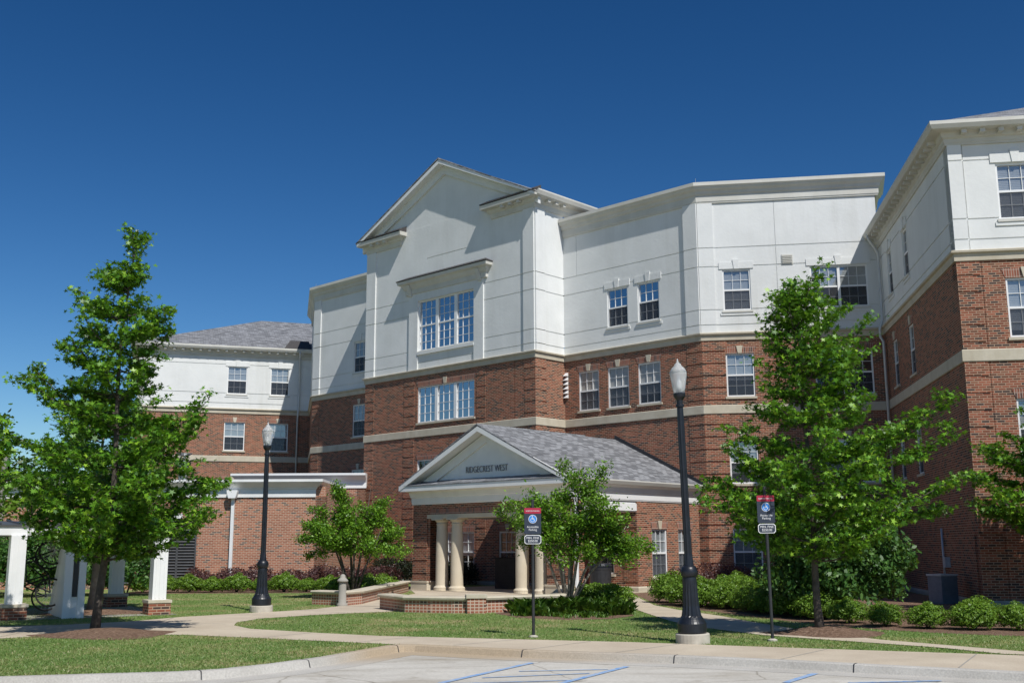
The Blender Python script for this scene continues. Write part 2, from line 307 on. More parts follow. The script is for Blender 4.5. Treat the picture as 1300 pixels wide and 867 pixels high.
class Wall:
    """A vertical plane: u runs left to right seen from outside, n points outwards."""
    def __init__(s, O, ang):
        s.O = Vector((O[0], O[1])); s.u = Vector((math.cos(ang), math.sin(ang))); s.n = Vector((s.u.y, -s.u.x)); s.ang = ang
    def P(s, a, z, d=0.0):
        q = s.O + s.u*a + s.n*d; return Vector((q.x, q.y, z))
    def xy(s, a, d=0.0):
        q = s.O + s.u*a + s.n*d; return (q.x, q.y)
    def box(s, mb, a0, a1, z0, z1, d0, d1, m=0):
        c = s.P((a0+a1)/2, (z0+z1)/2, (d0+d1)/2); mb.box(c, (a1-a0, d1-d0, z1-z0), s.ang, m)
    def relief(s, mb, a0, a1, z0, z1, feats, back=-0.4):
        """front surface with rectangles (a0,a1,z0,z1,depth); depth None = opening"""
        xs = sorted({round(x, 4) for x in [a0, a1] + [min(max(f[k], a0), a1) for f in feats for k in (0, 1)]})
        zs = sorted({round(z, 4) for z in [z0, z1] + [min(max(f[k], z0), z1) for f in feats for k in (2, 3)]})
        nx, nz = len(xs)-1, len(zs)-1
        D = [[0.0]*nz for _ in range(nx)]
        for f in feats:
            for i in range(nx):
                cx = (xs[i]+xs[i+1])/2
                if not f[0] < cx < f[1]: continue
                for j in range(nz):
                    cz = (zs[j]+zs[j+1])/2
                    if f[2] < cz < f[3]: D[i][j] = f[4]
        g = lambda i, j: back if (i < 0 or j < 0 or i >= nx or j >= nz or D[i][j] is None) else D[i][j]
        for i in range(nx):
            for j in range(nz):
                if D[i][j] is not None:
                    d = D[i][j]; mb.face([s.P(xs[i], zs[j], d), s.P(xs[i+1], zs[j], d), s.P(xs[i+1], zs[j+1], d), s.P(xs[i], zs[j+1], d)])
        for i in range(nx+1):
            for j in range(nz):
                a, b = g(i-1, j), g(i, j)
                if abs(a-b) > 1e-6: 
                    q = [s.P(xs[i], zs[j], a), s.P(xs[i], zs[j], b), s.P(xs[i], zs[j+1], b), s.P(xs[i], zs[j+1], a)]
                    mb.face(q)
        for i in range(nx):
            for j in range(nz+1):
                a, b = g(i, j-1), g(i, j)
                if abs(a-b) > 1e-6:
                    q = [s.P(xs[i], zs[j], a), s.P(xs[i+1], zs[j], a), s.P(xs[i+1], zs[j], b), s.P(xs[i], zs[j], b)]
                    mb.face(q)

def sweep(mb, path, prof, caps=True, m=0):
    """path: plan points left to right seen from outside; prof: (outward offset, z)"""
    pts = [Vector(p) for p in path]; N = len(pts); dirs = [(pts[i+1]-pts[i]).normalized() for i in range(N-1)]
    nor = [Vector((d.y, -d.x)) for d in dirs]; rows = []
    for i in range(N):
        if i == 0: o = nor[0]
        elif i == N-1: o = nor[-1]
        else: o = (nor[i-1]+nor[i])/(1+nor[i-1].dot(nor[i]))
        rows.append([Vector((pts[i].x+o.x*a, pts[i].y+o.y*a, z)) for a, z in prof])
    for i in range(N-1):
        for k in range(len(prof)-1):
            mb.face([rows[i][k], rows[i+1][k], rows[i+1][k+1], rows[i][k+1]], m)
    if caps: mb.face(rows[0], m); mb.face(list(reversed(rows[-1])), m)

def sheet(name, poly, z, matname, kind='structure', parent=None, thick=0.0):
    v3 = [Vector((x, y, 0)) for x, y in poly]; tris = tessellate_polygon([v3])
    mb = MB()
    for t in tris:
        a, b, c = (poly[i] for i in t)
        if (b[0]-a[0])*(c[1]-a[1])-(b[1]-a[1])*(c[0]-a[0]) < 0: b, c = c, b
        mb.face([(a[0], a[1], z), (b[0], b[1], z), (c[0], c[1], z)])
    if thick:
        for i in range(len(poly)):
            a, b = poly[i], poly[(i+1) % len(poly)]
            mb.face([(a[0], a[1], z-thick), (b[0], b[1], z-thick), (b[0], b[1], z), (a[0], a[1], z)])
    return mb.build(name, matname, parent, kind)

def slab(mb, q, t, m=0, mu=None):
    """thick roof plane: q = top corners counter-clockwise seen from above"""
    q = [Vector(p) for p in q]; n = (q[1]-q[0]).cross(q[2]-q[0]).normalized(); lo = [p - n*t for p in q]
    mu = m if mu is None else mu
    mb.face(q, m); mb.face(list(reversed(lo)), mu)
    for i in range(len(q)):
        j = (i+1) % len(q); mb.face([lo[i], lo[j], q[j], q[i]], mu)

STAR = np.array([(0, .62), (.13, .2), (.52, .3), (.22, .02), (.36, -.36), (.05, -.16), (0, -.5), (-.05, -.16), (-.36, -.36), (-.22, .02), (-.52, .3), (-.13, .2)])
OVAL = np.array([(0, .5), (.24, .18), (.22, -.2), (0, -.5), (-.22, -.2), (-.24, .18)])
RHOMB = np.array([(0, .5), (.28, 0), (0, -.5), (-.28, 0)])
def leaf_mesh(name, C, size, Nn, tpl, matname, parent=None, kind=None, rng=None, fold=0.0):
    rng = rng or np.random.default_rng(1); C = np.asarray(C, dtype=np.float64); n = len(C); k = len(tpl)
    Nn = Nn/np.maximum(np.linalg.norm(Nn, axis=1, keepdims=True), 1e-6)
    ref = rng.normal(size=(n, 3)); A = np.cross(Nn, ref); A /= np.maximum(np.linalg.norm(A, axis=1, keepdims=True), 1e-6); B = np.cross(Nn, A)
    size = np.broadcast_to(size, (n,))
    V = C[:, None, :] + size[:, None, None]*(tpl[None, :, 0, None]*A[:, None, :] + tpl[None, :, 1, None]*B[:, None, :])
    V = V - (size[:, None]*0.35*np.abs(tpl[None, :, 0])*1.0)[:, :, None]*Nn[:, None, :]
    b = base_of(parent); V = V.reshape(-1, 3) - np.array((b.x, b.y, b.z))
    me = bpy.data.meshes.new(name); me.vertices.add(n*k); me.vertices.foreach_set('co', V.astype(np.float32).ravel())
    me.loops.add(n*k); me.loops.foreach_set('vertex_index', np.arange(n*k, dtype=np.int32))
    me.polygons.add(n); me.polygons.foreach_set('loop_start', np.arange(0, n*k, k, dtype=np.int32))
    me.update(calc_edges=True); me.validate(); me.materials.append(MATS[matname])
    return link_mesh(name, me, parent, kind)

def text_mesh(body, size, font_scale_x=1.0, extrude=0.004, thin=0.0):
    cu = bpy.data.curves.new('lettering', 'FONT'); cu.body = body; cu.size = size; cu.align_x = 'CENTER'; cu.align_y = 'CENTER'; cu.extrude = extrude
    cu.space_line = 0.95; cu.offset = thin*size
    o = bpy.data.objects.new('lettering', cu); COL.objects.link(o); bpy.context.view_layer.update()
    me = bpy.data.meshes.new_from_object(o.evaluated_get(bpy.context.evaluated_depsgraph_get())); bpy.data.objects.remove(o)
    for v in me.vertices: v.co.x *= font_scale_x
    return me

# ------------------------------------------------------------------ plan of the hall
AB = R(-43.53); AF = R(-8.7); AJ = R(-98.7); AL = R(198.0)
V2 = lambda a: Vector((math.cos(a), math.sin(a)))
ub = V2(AB); nb = Vector((ub.y, -ub.x)); mb_ = -nb                     # bay direction, outward, inward
G = Vector((2.274, 46.175)); A = G - ub*18.25; H = G + ub*7.05
E = G + nb*1.88; C = E - ub*11.31; C0 = C - nb*1.88
I = H + V2(AF)*6.85; J = I + V2(AJ)*11.0; K = J + V2(AF)*14
A2 = A + V2(R(101.7))*6.8; J2 = A2 + V2(AL)*10.0
K2 = J2 + V2(R(108))*14
wA = Wall(A, AB); wBay = Wall(C, AB); wRetR = Wall(E, AB+math.pi/2); wRetL = Wall(C0, AB-math.pi/2); wGH = Wall(G, AB); wF = Wall(H, AF)
wI = Wall(I, AJ); wJ = Wall(J, AF); wL = Wall(J2, R(18)); wAb = Wall(A2, R(101.7)-math.pi); wL2 = Wall(K2, R(108)+math.pi)

hall = thing('residence_hall', 'red brick and white stucco residence hall of four storeys with gabled bay and columned porch', 'building', (0.98, 44.8, 0))

ZL0, ZL1, ZB0, ZB1 = 6.57, 6.91, 9.43, 9.74
W4, W3, W2, W1 = (10.6, 12.24), (7.22, 8.9), (3.9, 5.52), (0.52, 2.22)
GROOVES = (10.05, 10.65, 12.38, 13.15)
REVEAL = -0.42
rnd = random.Random(5)

def window(w, a0, a1, z0, z1, units=1, cols=3, rows=2, blind=None, glass='glass', style='brick', lower='glass_screen', sash=True, sill=True, key=True, label=None):
    f = MB(); d0, d1 = -0.11, -0.035; t = 0.055
    w.box(f, a0, a0+t, z0, z1, d0, d1); w.box(f, a1-t, a1, z0, z1, d0, d1)
    w.box(f, a0+t, a1-t, z0, z0+t, d0, d1); w.box(f, a0+t, a1-t, z1-t, z1, d0, d1)
    uw = (a1-a0)/units; zm = (z0+z1)/2
    for k in range(1, units): w.box(f, a0+k*uw-(0.09 if units == 3 else 0.05), a0+k*uw+(0.09 if units == 3 else 0.05), z0+t, z1-t, d0+.003, d1+0.012)
    for k in range(units):
        b0, b1 = a0+k*uw+t, a0+(k+1)*uw-t
        if sash: w.box(f, b0, b1, zm-0.032, zm+0.032, d0+.006, d1-0.006)
        for c in range(1, cols):
            x = b0+(b1-b0)*c/cols; w.box(f, x-0.0085, x+0.0085, z0+t, z1-t, d0+0.012, d1-0.03)
        halves = ((z0+t, zm-0.03), (zm+0.03, z1-t)) if sash else ((z0+t, z1-t),)
        for (q0, q1) in halves:
            for r_ in range(1, rows):
                zz = q0+(q1-q0)*r_/rows; w.box(f, b0, b1, zz-0.0085, zz+0.0085, d0+0.014, d1-0.032)
    win = f.build('window', 'window_white', hall)
    if label: win['label'] = label
    for k in range(units):
        b0, b1 = a0+k*uw+t, a0+(k+1)*uw-t
        halves = ((z0+t, zm, lower), (zm, z1-t, glass)) if sash else ((z0+t, z1-t, glass),)
        for q0, q1, g in halves:
            tl_ = rnd.uniform(-.008, .008); p = MB(); p.face([w.P(b0, q0, -.088+tl_), w.P(b1, q0, -.088), w.P(b1, q1, -.088-tl_*.6), w.P(b0, q1, -.088+tl_*.4)]); p.build('pane', g, win)
        if sash and lower == 'glass_screen':
            p = MB(); p.face([w.P(b0, z0+t, -.05), w.P(b1, z0+t, -.05), w.P(b1, zm-.03, -.05), w.P(b0, zm-.03, -.05)]); p.build('insect_screen', 'screen', win)
        fr = rnd.choice((0.0, 0.45, 0.5, 0.55, 1.0)) if blind is None else blind
        if fr > 0:
            zb = z1-t-(z1-z0-2*t)*fr; p = MB(); w.box(p, b0+.01, b1-.01, zb, z1-t, -.108, -.100); p.build('blind', 'blind', win)
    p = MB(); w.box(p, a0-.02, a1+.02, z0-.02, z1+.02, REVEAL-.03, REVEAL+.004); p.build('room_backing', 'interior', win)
    if sill:
        p = MB(); w.box(p, a0-.06, a1+.06, z0-.085, z0-.004, -.10, .055); p.build('sill', 'stucco_trim' if style == 'stucco' else 'limestone', win)
        if style == 'stucco':
            p = MB(); w.box(p, a0-.12, a1+.12, z0-.19, z0-.088, -.05, .03); p.build('apron', 'stucco', win)
    if key and style == 'stucco':
        p = MB(); w.box(p, a0-.13, a1+.13, z1+.03, z1+.30, -.05, .03)
        c = (a0+a1)/2; p.prism([(c-.085, z1+.02), (c+.085, z1+.02), (c+.13, z1+.40), (c-.13, z1+.40)], lambda a, b, d: w.P(a, b, d), -.05, .055); p.build('lintel', 'stucco', win)
    elif key:
        p = MB(); c = (a0+a1)/2; p.prism([(c-.07, z1+.005), (c+.07, z1+.005), (c+.125, z1+.30), (c-.125, z1+.30)], lambda a, b, d: w.P(a, b, d), -.05, .05); p.build('keystone', 'limestone', win)
        p = MB()
        p.prism([(a0-.0, z1+.004), (c-.072, z1+.004), (c-.125, z1+.27), (a0-.10, z1+.27)], lambda a, b, d: w.P(a, b, d), -.05, .012)
        p.prism([(c+.072, z1+.004), (a1, z1+.004), (a1+.10, z1+.27), (c+.125, z1+.27)], lambda a, b, d: w.P(a, b, d), -.05, .012)
        p.build('brick_arch', 'soldier', win)
    return win

def quoins(a0, a1, z0, z1, start=None):                    # banded brick corner strip: recessed joints every seventh course
    out = [(a0, a1, z0, z1, 0.018)]; z = z1-0.40 if start is None else start
    while z > z0+0.1:
        out.append((a0, a1, z-0.062, z, -0.012)); z -= 0.474
    return out
def grooves(a0, a1, extra=()):
    return [(a0, a1, g-.02, g+.02, -.03) for g in (*GROOVES, *extra)]

def facade(w, L, brick, stucco, top, z0=0.0, s0=0.0):
    mb = MB(); w.relief(mb, s0, L, z0, ZL0, brick, REVEAL)
    mb2 = MB(); w.relief(mb2, s0, L, ZL1, ZB0, brick, REVEAL)
    if z0 < ZL0: mb.v += []; 
    k = len(mb.v); mb.v += mb2.v; mb.f += [[i+k for i in f] for f in mb2.f]; mb.m += mb2.m
    mb.build('brick_wall', 'brick', hall)
    m3 = MB(); w.relief(m3, s0, L, ZB1, top, stucco, REVEAL); m3.build('stucco_wall', 'stucco', hall)
    m4 = MB(); w.relief(m4, s0, L, ZL0, ZL1, [], -.3); 
hole = lambda a0, a1, z: (a0, a1, z[0], z[1], None)

# --- set-back wall left of the bay (A .. C0)
LA = 18.25-11.31
wins = [(3.56, 4.66)]
facade(wA, LA, quoins(0, .65, 0, ZB0) + [hole(a, b, z) for a, b in wins for z in (W3, W2)], [(0, .62, ZB1, 15.0, .06)] + grooves(0, LA) + [hole(a, b, W4) for a, b in wins], 15.75)
for a, b in wins:
    window(wA, a, b, *W4, style='stucco', blind=0.5); window(wA, a, b, *W3, blind=0.45); window(wA, a, b, *W2, blind=0.5)

# --- gabled bay
LB = 11.31; TOPB = 16.62
bw = (3.87, 7.65)
facade(wBay, LB, quoins(0, .69, 0, ZB0) + quoins(2.92, 3.65, 0, ZB0) + quoins(7.8, 8.35, 0, ZB0) + quoins(10.69, LB, 0, ZB0)
       + [(10.07, 10.11, 0, ZB0, -.02)] + [hole(*bw, W3), hole(*bw, W2), hole(*bw, W1), hole(9.15, 10.2, W1)],
       [(0, .69, ZB1, 16.0, .07), (10.69, LB, ZB1, 16.0, .07)] + [(.69, 10.69, g-.02, g+.02, -.03) for g in GROOVES] + [(0, .69, g-.02, g+.02, .03) for g in GROOVES] + [(10.69, LB, g-.02, g+.02, .03) for g in GROOVES]
       + [(3.25, 3.87, ZB1, 13.32, .065), (7.65, 8.25, ZB1, 13.32, .065), (3.25, 8.25, 13.02, 13.4, .065), (3.87, 7.65, 10.42, 10.55, .09), (4.4, 7.1, 15.0, 15.04, -.03)]
       + [hole(bw[0], bw[1], (10.6, 13.0))], TOPB)
window(wBay, *bw, 10.6, 13.0, units=3, cols=3, rows=3, glass='glass_blue', lower='glass_blue', blind=0.0, style='stucco', key=False, sill=True, label='wide three light window under the hood of the bay')
window(wBay, *bw, *W3, units=3, cols=3, rows=4, sash=False, glass='glass_blue', blind=0.0)
window(wBay, *bw, *W2, units=3, cols=3, rows=4, sash=False, glass='glass', blind=0.0)
window(wBay, *bw, *W1, units=3, cols=3, rows=2, glass='glass', lower='glass', blind=0.6)
window(wBay, 9.15, 10.2, *W1, blind=0.0)
# hood over the bay window
p = MB(); sweep(p, [wBay.xy(3.14, -.05), wBay.xy(3.14, 0), wBay.xy(8.36, 0), wBay.xy(8.36, -.05)],
                [(0, 13.36), (.12, 13.40), (.13, 13.62), (.20, 13.70), (.26, 13.84), (.40, 13.90), (.42, 14.04), (0.02, 14.10)]); p.build('window_hood', 'stucco_trim', hall)
p = MB(); sweep(p, [wBay.xy(3.14, -.05), wBay.xy(3.14, 0), wBay.xy(8.36, 0), wBay.xy(8.36, -.05)], [(0.44, 14.045), (.45, 14.085), (0.03, 14.30), (0.0, 14.05)]); p.build('hood_roof', 'dark_roof', hall)
for a in (3.3, 7.95):
    p = MB(); p.prism([(0.06, 13.3), (.14, 13.3), (.22, 13.55), (.33, 13.83), (0.06, 13.83)], lambda q, z, d, a=a: wBay.P(a+d, z, q), 0, .2); p.build('hood_bracket', 'stucco_trim', hall)

facade(wRetR, 1.88, quoins(0, .69, 0, ZB0), [(0, .62, ZB1, 16.0, .07)] + [(0, 1.88, g-.02, g+.02, -.03) for g in GROOVES], TOPB)
facade(wRetL, 1.88, [], grooves(0, 1.88), TOPB)

# --- angled wall G..H
LG = 7.05
w4s = ((2.42, 3.5), (4.02, 5.1)); w3s = ((.79, 1.89), (2.37, 3.47), (3.94, 5.06))
facade(wGH, LG, quoins(6.35, LG, 0, ZB0) + [hole(a, b, W3) for a, b in w3s],
       [(6.42, LG, ZB1, 15.0, .09)] + grooves(0, 6.42) + [(6.42, LG, g-.02, g+.02, .05) for g in GROOVES] + [(0.75, .78, 13.17, 15, -.02)] + [hole(a, b, W4) for a, b in w4s], 15.75)
for (a, b), bl in zip(w4s, (0., 0.)): window(wGH, a, b, *W4, style='stucco', blind=bl, glass='glass_blue')
for (a, b), bl in zip(w3s, (1.0, 1.0, .8)): window(wGH, a, b, *W3, blind=bl, glass='glass_pale')

# --- frontal wall H..I
LF = 6.85
s1 = (.90, 1.97); s2 = (4.24, 6.38)
facade(wF, LF, quoins(0, .95, 0, ZB0) + [(1.0-.02, 1.0, 0, ZB0, -.015)] + [hole(*s1, z) for z in (W3, W2, W1)] + [hole(*s2, z) for z in (W3, W2, W1)],
       [(0, .6, ZB1, 15.0, .05)] + grooves(.6, LF) + [(0, .6, g-.02, g+.02, .02) for g in GROOVES] + [(2.98, 3.0, ZB1, 15.0, -.02)] + [hole(*s1, W4), hole(*s2, W4)], 15.75)
window(wF, *s1, *W4, style='stucco', blind=1.0); window(wF, *s2, *W4, units=2, style='stucco', blind=.5)
window(wF, *s1, *W3, blind=.62); window(wF, *s2, *W3, units=2, blind=0.0)
window(wF, *s1, *W2, blind=.8); window(wF, *s2, *W2, units=2, blind=.5)
window(wF, *s1, *W1, blind=1.0); window(wF, *s2, *W1, units=2, blind=.5)
p = MB(); wF.box(p, 3.19, 3.62, 12.36, 12.76, .0, .03)
for k in range(5): wF.box(p, 3.22, 3.59, 12.41+k*.068, 12.44+k*.068, .03, .06)
p.build('wall_vent', 'stucco_trim', hall)

# --- right wing: side I..J, front J..K
LI = 11.0
ws = ((6.0, 6.66), (8.7, 9.5)); ws = ((5.95, 6.75), (8.72, 9.5))
ws = tuple((LI-b, LI-a) for a, b in ws)              # measured from J; wall runs I -> J
facade(wI, LI, [hole(a, b, z) for a, b in ws for z in (W3, W2)], grooves(0, LI) + [hole(a, b, W4) for a, b in ws], 13.3)
for a, b in ws:
    window(wI, a, b, *W4, style='stucco', cols=2, blind=.5); window(wI, a, b, *W3, cols=2, blind=0); window(wI, a, b, *W2, cols=2, blind=0)
LJ = 14.0
wj = ((1.27, 2.35), (4.2, 5.3), (7.6, 8.7))
facade(wJ, LJ, quoins(0, .62, 0, ZB0) + [(.66, .675, 0, ZB0, -.015)] + [hole(a, b, z) for a, b in wj for z in (W3, W2, W1)],
       [(0, .38, ZB1, 12.9, .05)] + [(.38, LJ, g-.02, g+.02, -.03) for g in GROOVES] + [(0, .38, g-.02, g+.02, .02) for g in GROOVES] + [hole(a, b, W4) for a, b in wj], 13.3)
for a, b in wj:
    window(wJ, a, b, *W4, style='stucco', blind=1.0); window(wJ, a, b, *W3, blind=.9); window(wJ, a, b, *W2, blind=.6); window(wJ, a, b, *W1, blind=.5)

# --- left wing (mirrors the right one): front J2..A2
LL = 10.0
wl_ = ((LL-4.95, LL-3.80), (LL-2.42, LL-1.30)); wl3 = ((LL-5.02, LL-3.82), (LL-2.48, LL-1.28))
wle = ()
facade(wL, LL, [hole(a, b, z) for a, b in wl3+wle for z in (W3, W2)], grooves(0, LL) + [hole(a, b, W4) for a, b in wl_+wle], 13.3)
for (a, b), bl in zip(wl_+wle, (.5, .5, .5)): window(wL, a, b, *W4, style='stucco', blind=bl)
for (a, b), bl in zip(wl3+wle, (.5, 1.0, .5)): window(wL, a, b, *W3, blind=bl)
for (a, b) in wl3+wle: window(wL, a, b, *W2, blind=.5)
facade(wAb, 6.8, [], grooves(0, 6.8), 15.75)
facade(wL2, 14.0, [], grooves(0, 14.0), 13.3)

# --- stone courses, belt, base
path_main = [K2, J2, A2, A, C0, C, E, G, H, I, J, K]
p = MB(); sweep(p, path_main, [(-.1, ZL0), (.035, ZL0), (.045, ZL0+.02), (.045, ZL1-.02), (.03, ZL1), (-.1, ZL1)]); p.build('stone_band', 'limestone', hall)
p = MB(); sweep(p, path_main, [(-.1, ZB0), (.05, ZB0), (.06, ZB0+.2), (.13, ZB0+.225), (.14, ZB1-.03), (.03, ZB1+.012), (-.1, ZB1+.012)]); p.build('belt_course', 'limestone', hall)
p = MB(); sweep(p, path_main, [(-.1, -.3), (.07, -.3), (.07, .10), (.045, .16), (-.1, .16)]); p.build('base_course', 'base_stone', hall)

# --- parapet cornices
PC = [(-.05, 14.98), (.05, 14.98), (.06, 15.04), (.075, 15.05), (.08, 15.30), (.13, 15.34), (.16, 15.45), (.26, 15.53), (.29, 15.60), (.34, 15.64), (.34, 15.78), (-.05, 15.80), (-.4, 15.80), (-.4, 15.5)]
e_ = I + V2(AF)*.08
for path in ([A2, A, C0 - ub*.02], [G + ub*.02, H, e_, e_ + Vector((.3, 1.0))*2]):
    p = MB(); sweep(p, path, PC); p.build('parapet_cornice', 'stucco_trim', hall)
sheet('flat_roof', [tuple(A2), tuple(A), tuple(C0 + ub*.1), tuple(G - ub*.1), tuple(H), tuple(I), (17, 58), (0, 75)], 15.3, 'dark_roof', kind=None, parent=hall)
# parapet wall closing behind the right wing
p = MB(); wE = Wall(I, R(72)); wE.relief(p, 0, 8, ZB1, 15.75, []); p.build('stucco_wall', 'stucco', hall)

# --- bay gable: tympanum, raking cornice, returns, roof
zE, zA, half = 16.62, 19.5, LB/2
slope = (zA-zE)/(half+.35)
def zr(a): return zA - slope*abs(a-half)
p = MB(); p.prism([(0, 16.0), (LB, 16.0), (LB, zr(0)-.3), (half, zA-.3), (0, zr(0)-.3)], lambda a, z, d: wBay.P(a, z, d), -.3, -.012); p.build('gable_wall', 'stucco', hall)
for sgn, nm in ((-1, 'l'), (1, 'r')):                         # raking trim boards (stucco band under the roof edge)
    o = half + sgn*(half+.33)
    p = MB(); p.prism([(half, zA-.16), (half, zA-.62), (o, zr(o)-.62+.1), (o, zr(o)-.16)], lambda a, z, d: wBay.P(a, z, d), -.05, .10); p.build('raking_frieze', 'stucco', hall)
    p = MB(); p.prism([(half, zA+.02), (half, zA-.18), (o+sgn*.06, zr(o)-.20), (o+sgn*.06, zr(o)-.0)], lambda a, z, d: wBay.P(a, z, d), -.05, .44); p.build('raking_cornice', 'white_paint', hall)
RC = [(-.04, 16.0), (.06, 16.0), (.07, 16.06), (.085, 16.07), (.10, 16.22), (.16, 16.27), (.20, 16.38), (.42, 16.42), (.44, 16.60), (-.04, 16.62)]
Rrun = 7.5
for path, ext in (([wRetL.xy(0.0), tuple(C), wBay.xy(2.5), wBay.xy(2.5, -.05)], 0), ([wBay.xy(8.8, -.05), wBay.xy(8.8), tuple(E), wRetR.xy(Rrun)], 1)):
    p = MB(); sweep(p, path, RC); p.build('eave_cornice', 'stucco_trim', hall)
for a0, a1 in ((-.42, 2.9), (8.4, LB+.42)):                # little pent roofs on the cornice returns
    p = MB(); p.prism([(.46, 16.62), (.47, 16.66), (0.0, 16.92), (0.0, 16.62)], lambda q, z, d: wBay.P(d, z, q), a0, a1); p.build('pent_roof', 'dark_roof', hall)
for w_, lst in ((wBay, [.55, 1.05, 1.55, 9.6, 10.1, 10.6]), (wRetR, [.5, 1.0, 1.5])):
    for a in lst:
        p = MB(); w_.box(p, a, a+.16, 16.29, 16.41, .17, .38); p.build('bracket', 'stucco_trim', hall)
p = MB(); up3 = lambda v, z: (v.x, v.y, z)
ov = .46; Fl = C - ub*.46 + nb*ov; Fr = E + ub*.46 + nb*ov; Fm = C + ub*half + nb*ov; bk = mb_*(Rrun+ov)
zl = zr(-.46)
slab(p, [up3(Fl, zl), up3(Fm, zA+.06), up3(Fm+bk, zA+.06), up3(Fl+bk, zl)][::-1], .06, 0, 0)
slab(p, [up3(Fm, zA+.06), up3(Fr, zl), up3(Fr+bk, zl), up3(Fm+bk, zA+.06)], .06, 0, 0)
p.build('bay_roof', 'shingle', hall)
p = MB(); sweep(p, [wRetR.xy(-.3), wRetR.xy(Rrun)], [(.42, 16.44), (.48, 16.46), (.55, 16.62), (.55, 16.68), (.52, 16.68), (.44, 16.60)]); p.build('gutter', 'stucco_trim', hall)
p = MB(); wBack = Wall(C + ub*0 + mb_*Rrun, AB); wBack.relief(p, 0, LB, 15.0, 16.6, []); p.build('stucco_wall', 'stucco', hall)

# --- hipped roofs of the wings
def wing_roof(corners, zE, W, side):                     # corners: three plan points P0 (far end of front), P1 corner, P2 ; builds hip from P1
    pass
def eaves(path):
    p = MB(); sweep(p, path, [(-.04, 12.84), (.05, 12.84), (.06, 12.90), (.075, 12.91), (.085, 13.02), (.15, 13.06), (.17, 13.18), (.19, 13.20), (.44, 13.205), (.44, 13.225), (-.04, 13.23)]); p.build('eave_cornice', 'stucco_trim', hall)
    p = MB(); sweep(p, path, [(.42, 13.215), (.47, 13.22), (.53, 13.33), (.53, 13.43), (.50, 13.43), (.42, 13.30)]); p.build('gutter', 'stucco_trim', hall)
eaves([I, J, K]); eaves([K2, J2, A2])
for w_, L in ((wI, LI), (wJ, LJ), (wL, LL)):
    k = 0.35
    while k < L-.2:
        p = MB(); w_.box(p, k, k+.14, 13.09, 13.20, .16, .38); p.build('bracket', 'stucco_trim', hall); k += .50
def hip(P0, P1, P2, in1, in2, W, L1, L2, rise=.41):
    """eave corner P1; eaves run to P0 and P2; in1/in2 inward normals of those eaves"""
    z0 = 13.40; zR = z0+W*rise
    rc = P1 + in1*W + in2*W
    p = MB()
    slab(p, [up3(P0, z0), up3(P1, z0), up3(rc, zR), up3(P0+in1*W, zR)], .08)
    slab(p, [up3(P1, z0), up3(P2, z0), up3(P2+in2*W, zR), up3(rc, zR)], .08)
    far = rc - (P1-P0).normalized()*0
    p.build('hip_roof', 'shingle', hall)
oJ = .50
nI, nJ = wI.n, wJ.n
PJ = J + nI*oJ + nJ*oJ; PI = I + nI*oJ; PK = K + nJ*oJ
hip(PI, PJ, PK, -nI, -nJ, 8.0, 0, 0, .465)
nL, nL2 = wL.n, wL2.n
PJ2 = J2 + nL*oJ + nL2*oJ; PA2 = A2 + nL*oJ + wL.u*.9; PK2 = K2 + nL2*oJ
hip(PK2, PJ2, PA2, -nL2, -nL, 8.0, 0, 0)
# a dark flashed cricket where the left wing roof meets the tall wall
p = MB(); slab(p, [tuple(wL.P(LL-1.7, 13.46, .50)), tuple(wL.P(LL-.05, 13.46, .50)), tuple(wL.P(LL-.05, 14.25, -1.2)), tuple(wL.P(LL-1.2, 14.25, -1.2))], .04); p.build('roof_cricket', 'dark_roof', hall)

# --- downspouts
def pipe(pts, name='downspout', m='grey_pipe', r=.055):
    p = MB(); p.tube(pts, r, 8); return p.build(name, m, hall, smooth=True)
pipe([wI.P(.5, 13.3, .46), wI.P(.5, 13.1, .44), wI.P(.42, 12.75, .2), wI.P(.42, 12.5, .10), wI.P(.42, 9.95, .10), wI.P(.42, 9.6, .22), wI.P(.42, 9.3, .22), wI.P(.42, 9.1, .12), wI.P(.42, .2, .12)])
pipe([wL.P(LL-.75, 13.3, .46), wL.P(LL-.75, 13.1, .44), wL.P(LL-.7, 12.8, .15), wL.P(LL-.7, 10.0, .10), wL.P(LL-.75, 9.5, .22), wL.P(LL-.75, 9.2, .12), wL.P(LL-.75, .3, .12)])
pipe([wI.P(7.1, 2.1, .06), wI.P(7.1, .2, .06)], 'conduit', r=.035)
p = MB(); wI.box(p, 7.35, 7.65, .95, 1.25, .0, .14); p.build('meter_box', 'cabinet_top', hall)
# lightning rods on the parapet
for q in (H, A): 
    p = MB(); p.tube([(q.x, q.y, 15.75), (q.x, q.y, 16.05)], .012, 6); p.build('lightning_rod', 'galvanised', hall)
# pale louvred bracket at the inner corner G
p = MB()
for k in range(6): p.prism([(0, 8.95-k*.19), (.16, 8.80-k*.19), (0, 8.80-k*.19)], lambda q, z, d: wGH.P(d, z, q), .04, .20)
p.build('wall_louver', 'white_paint', hall)

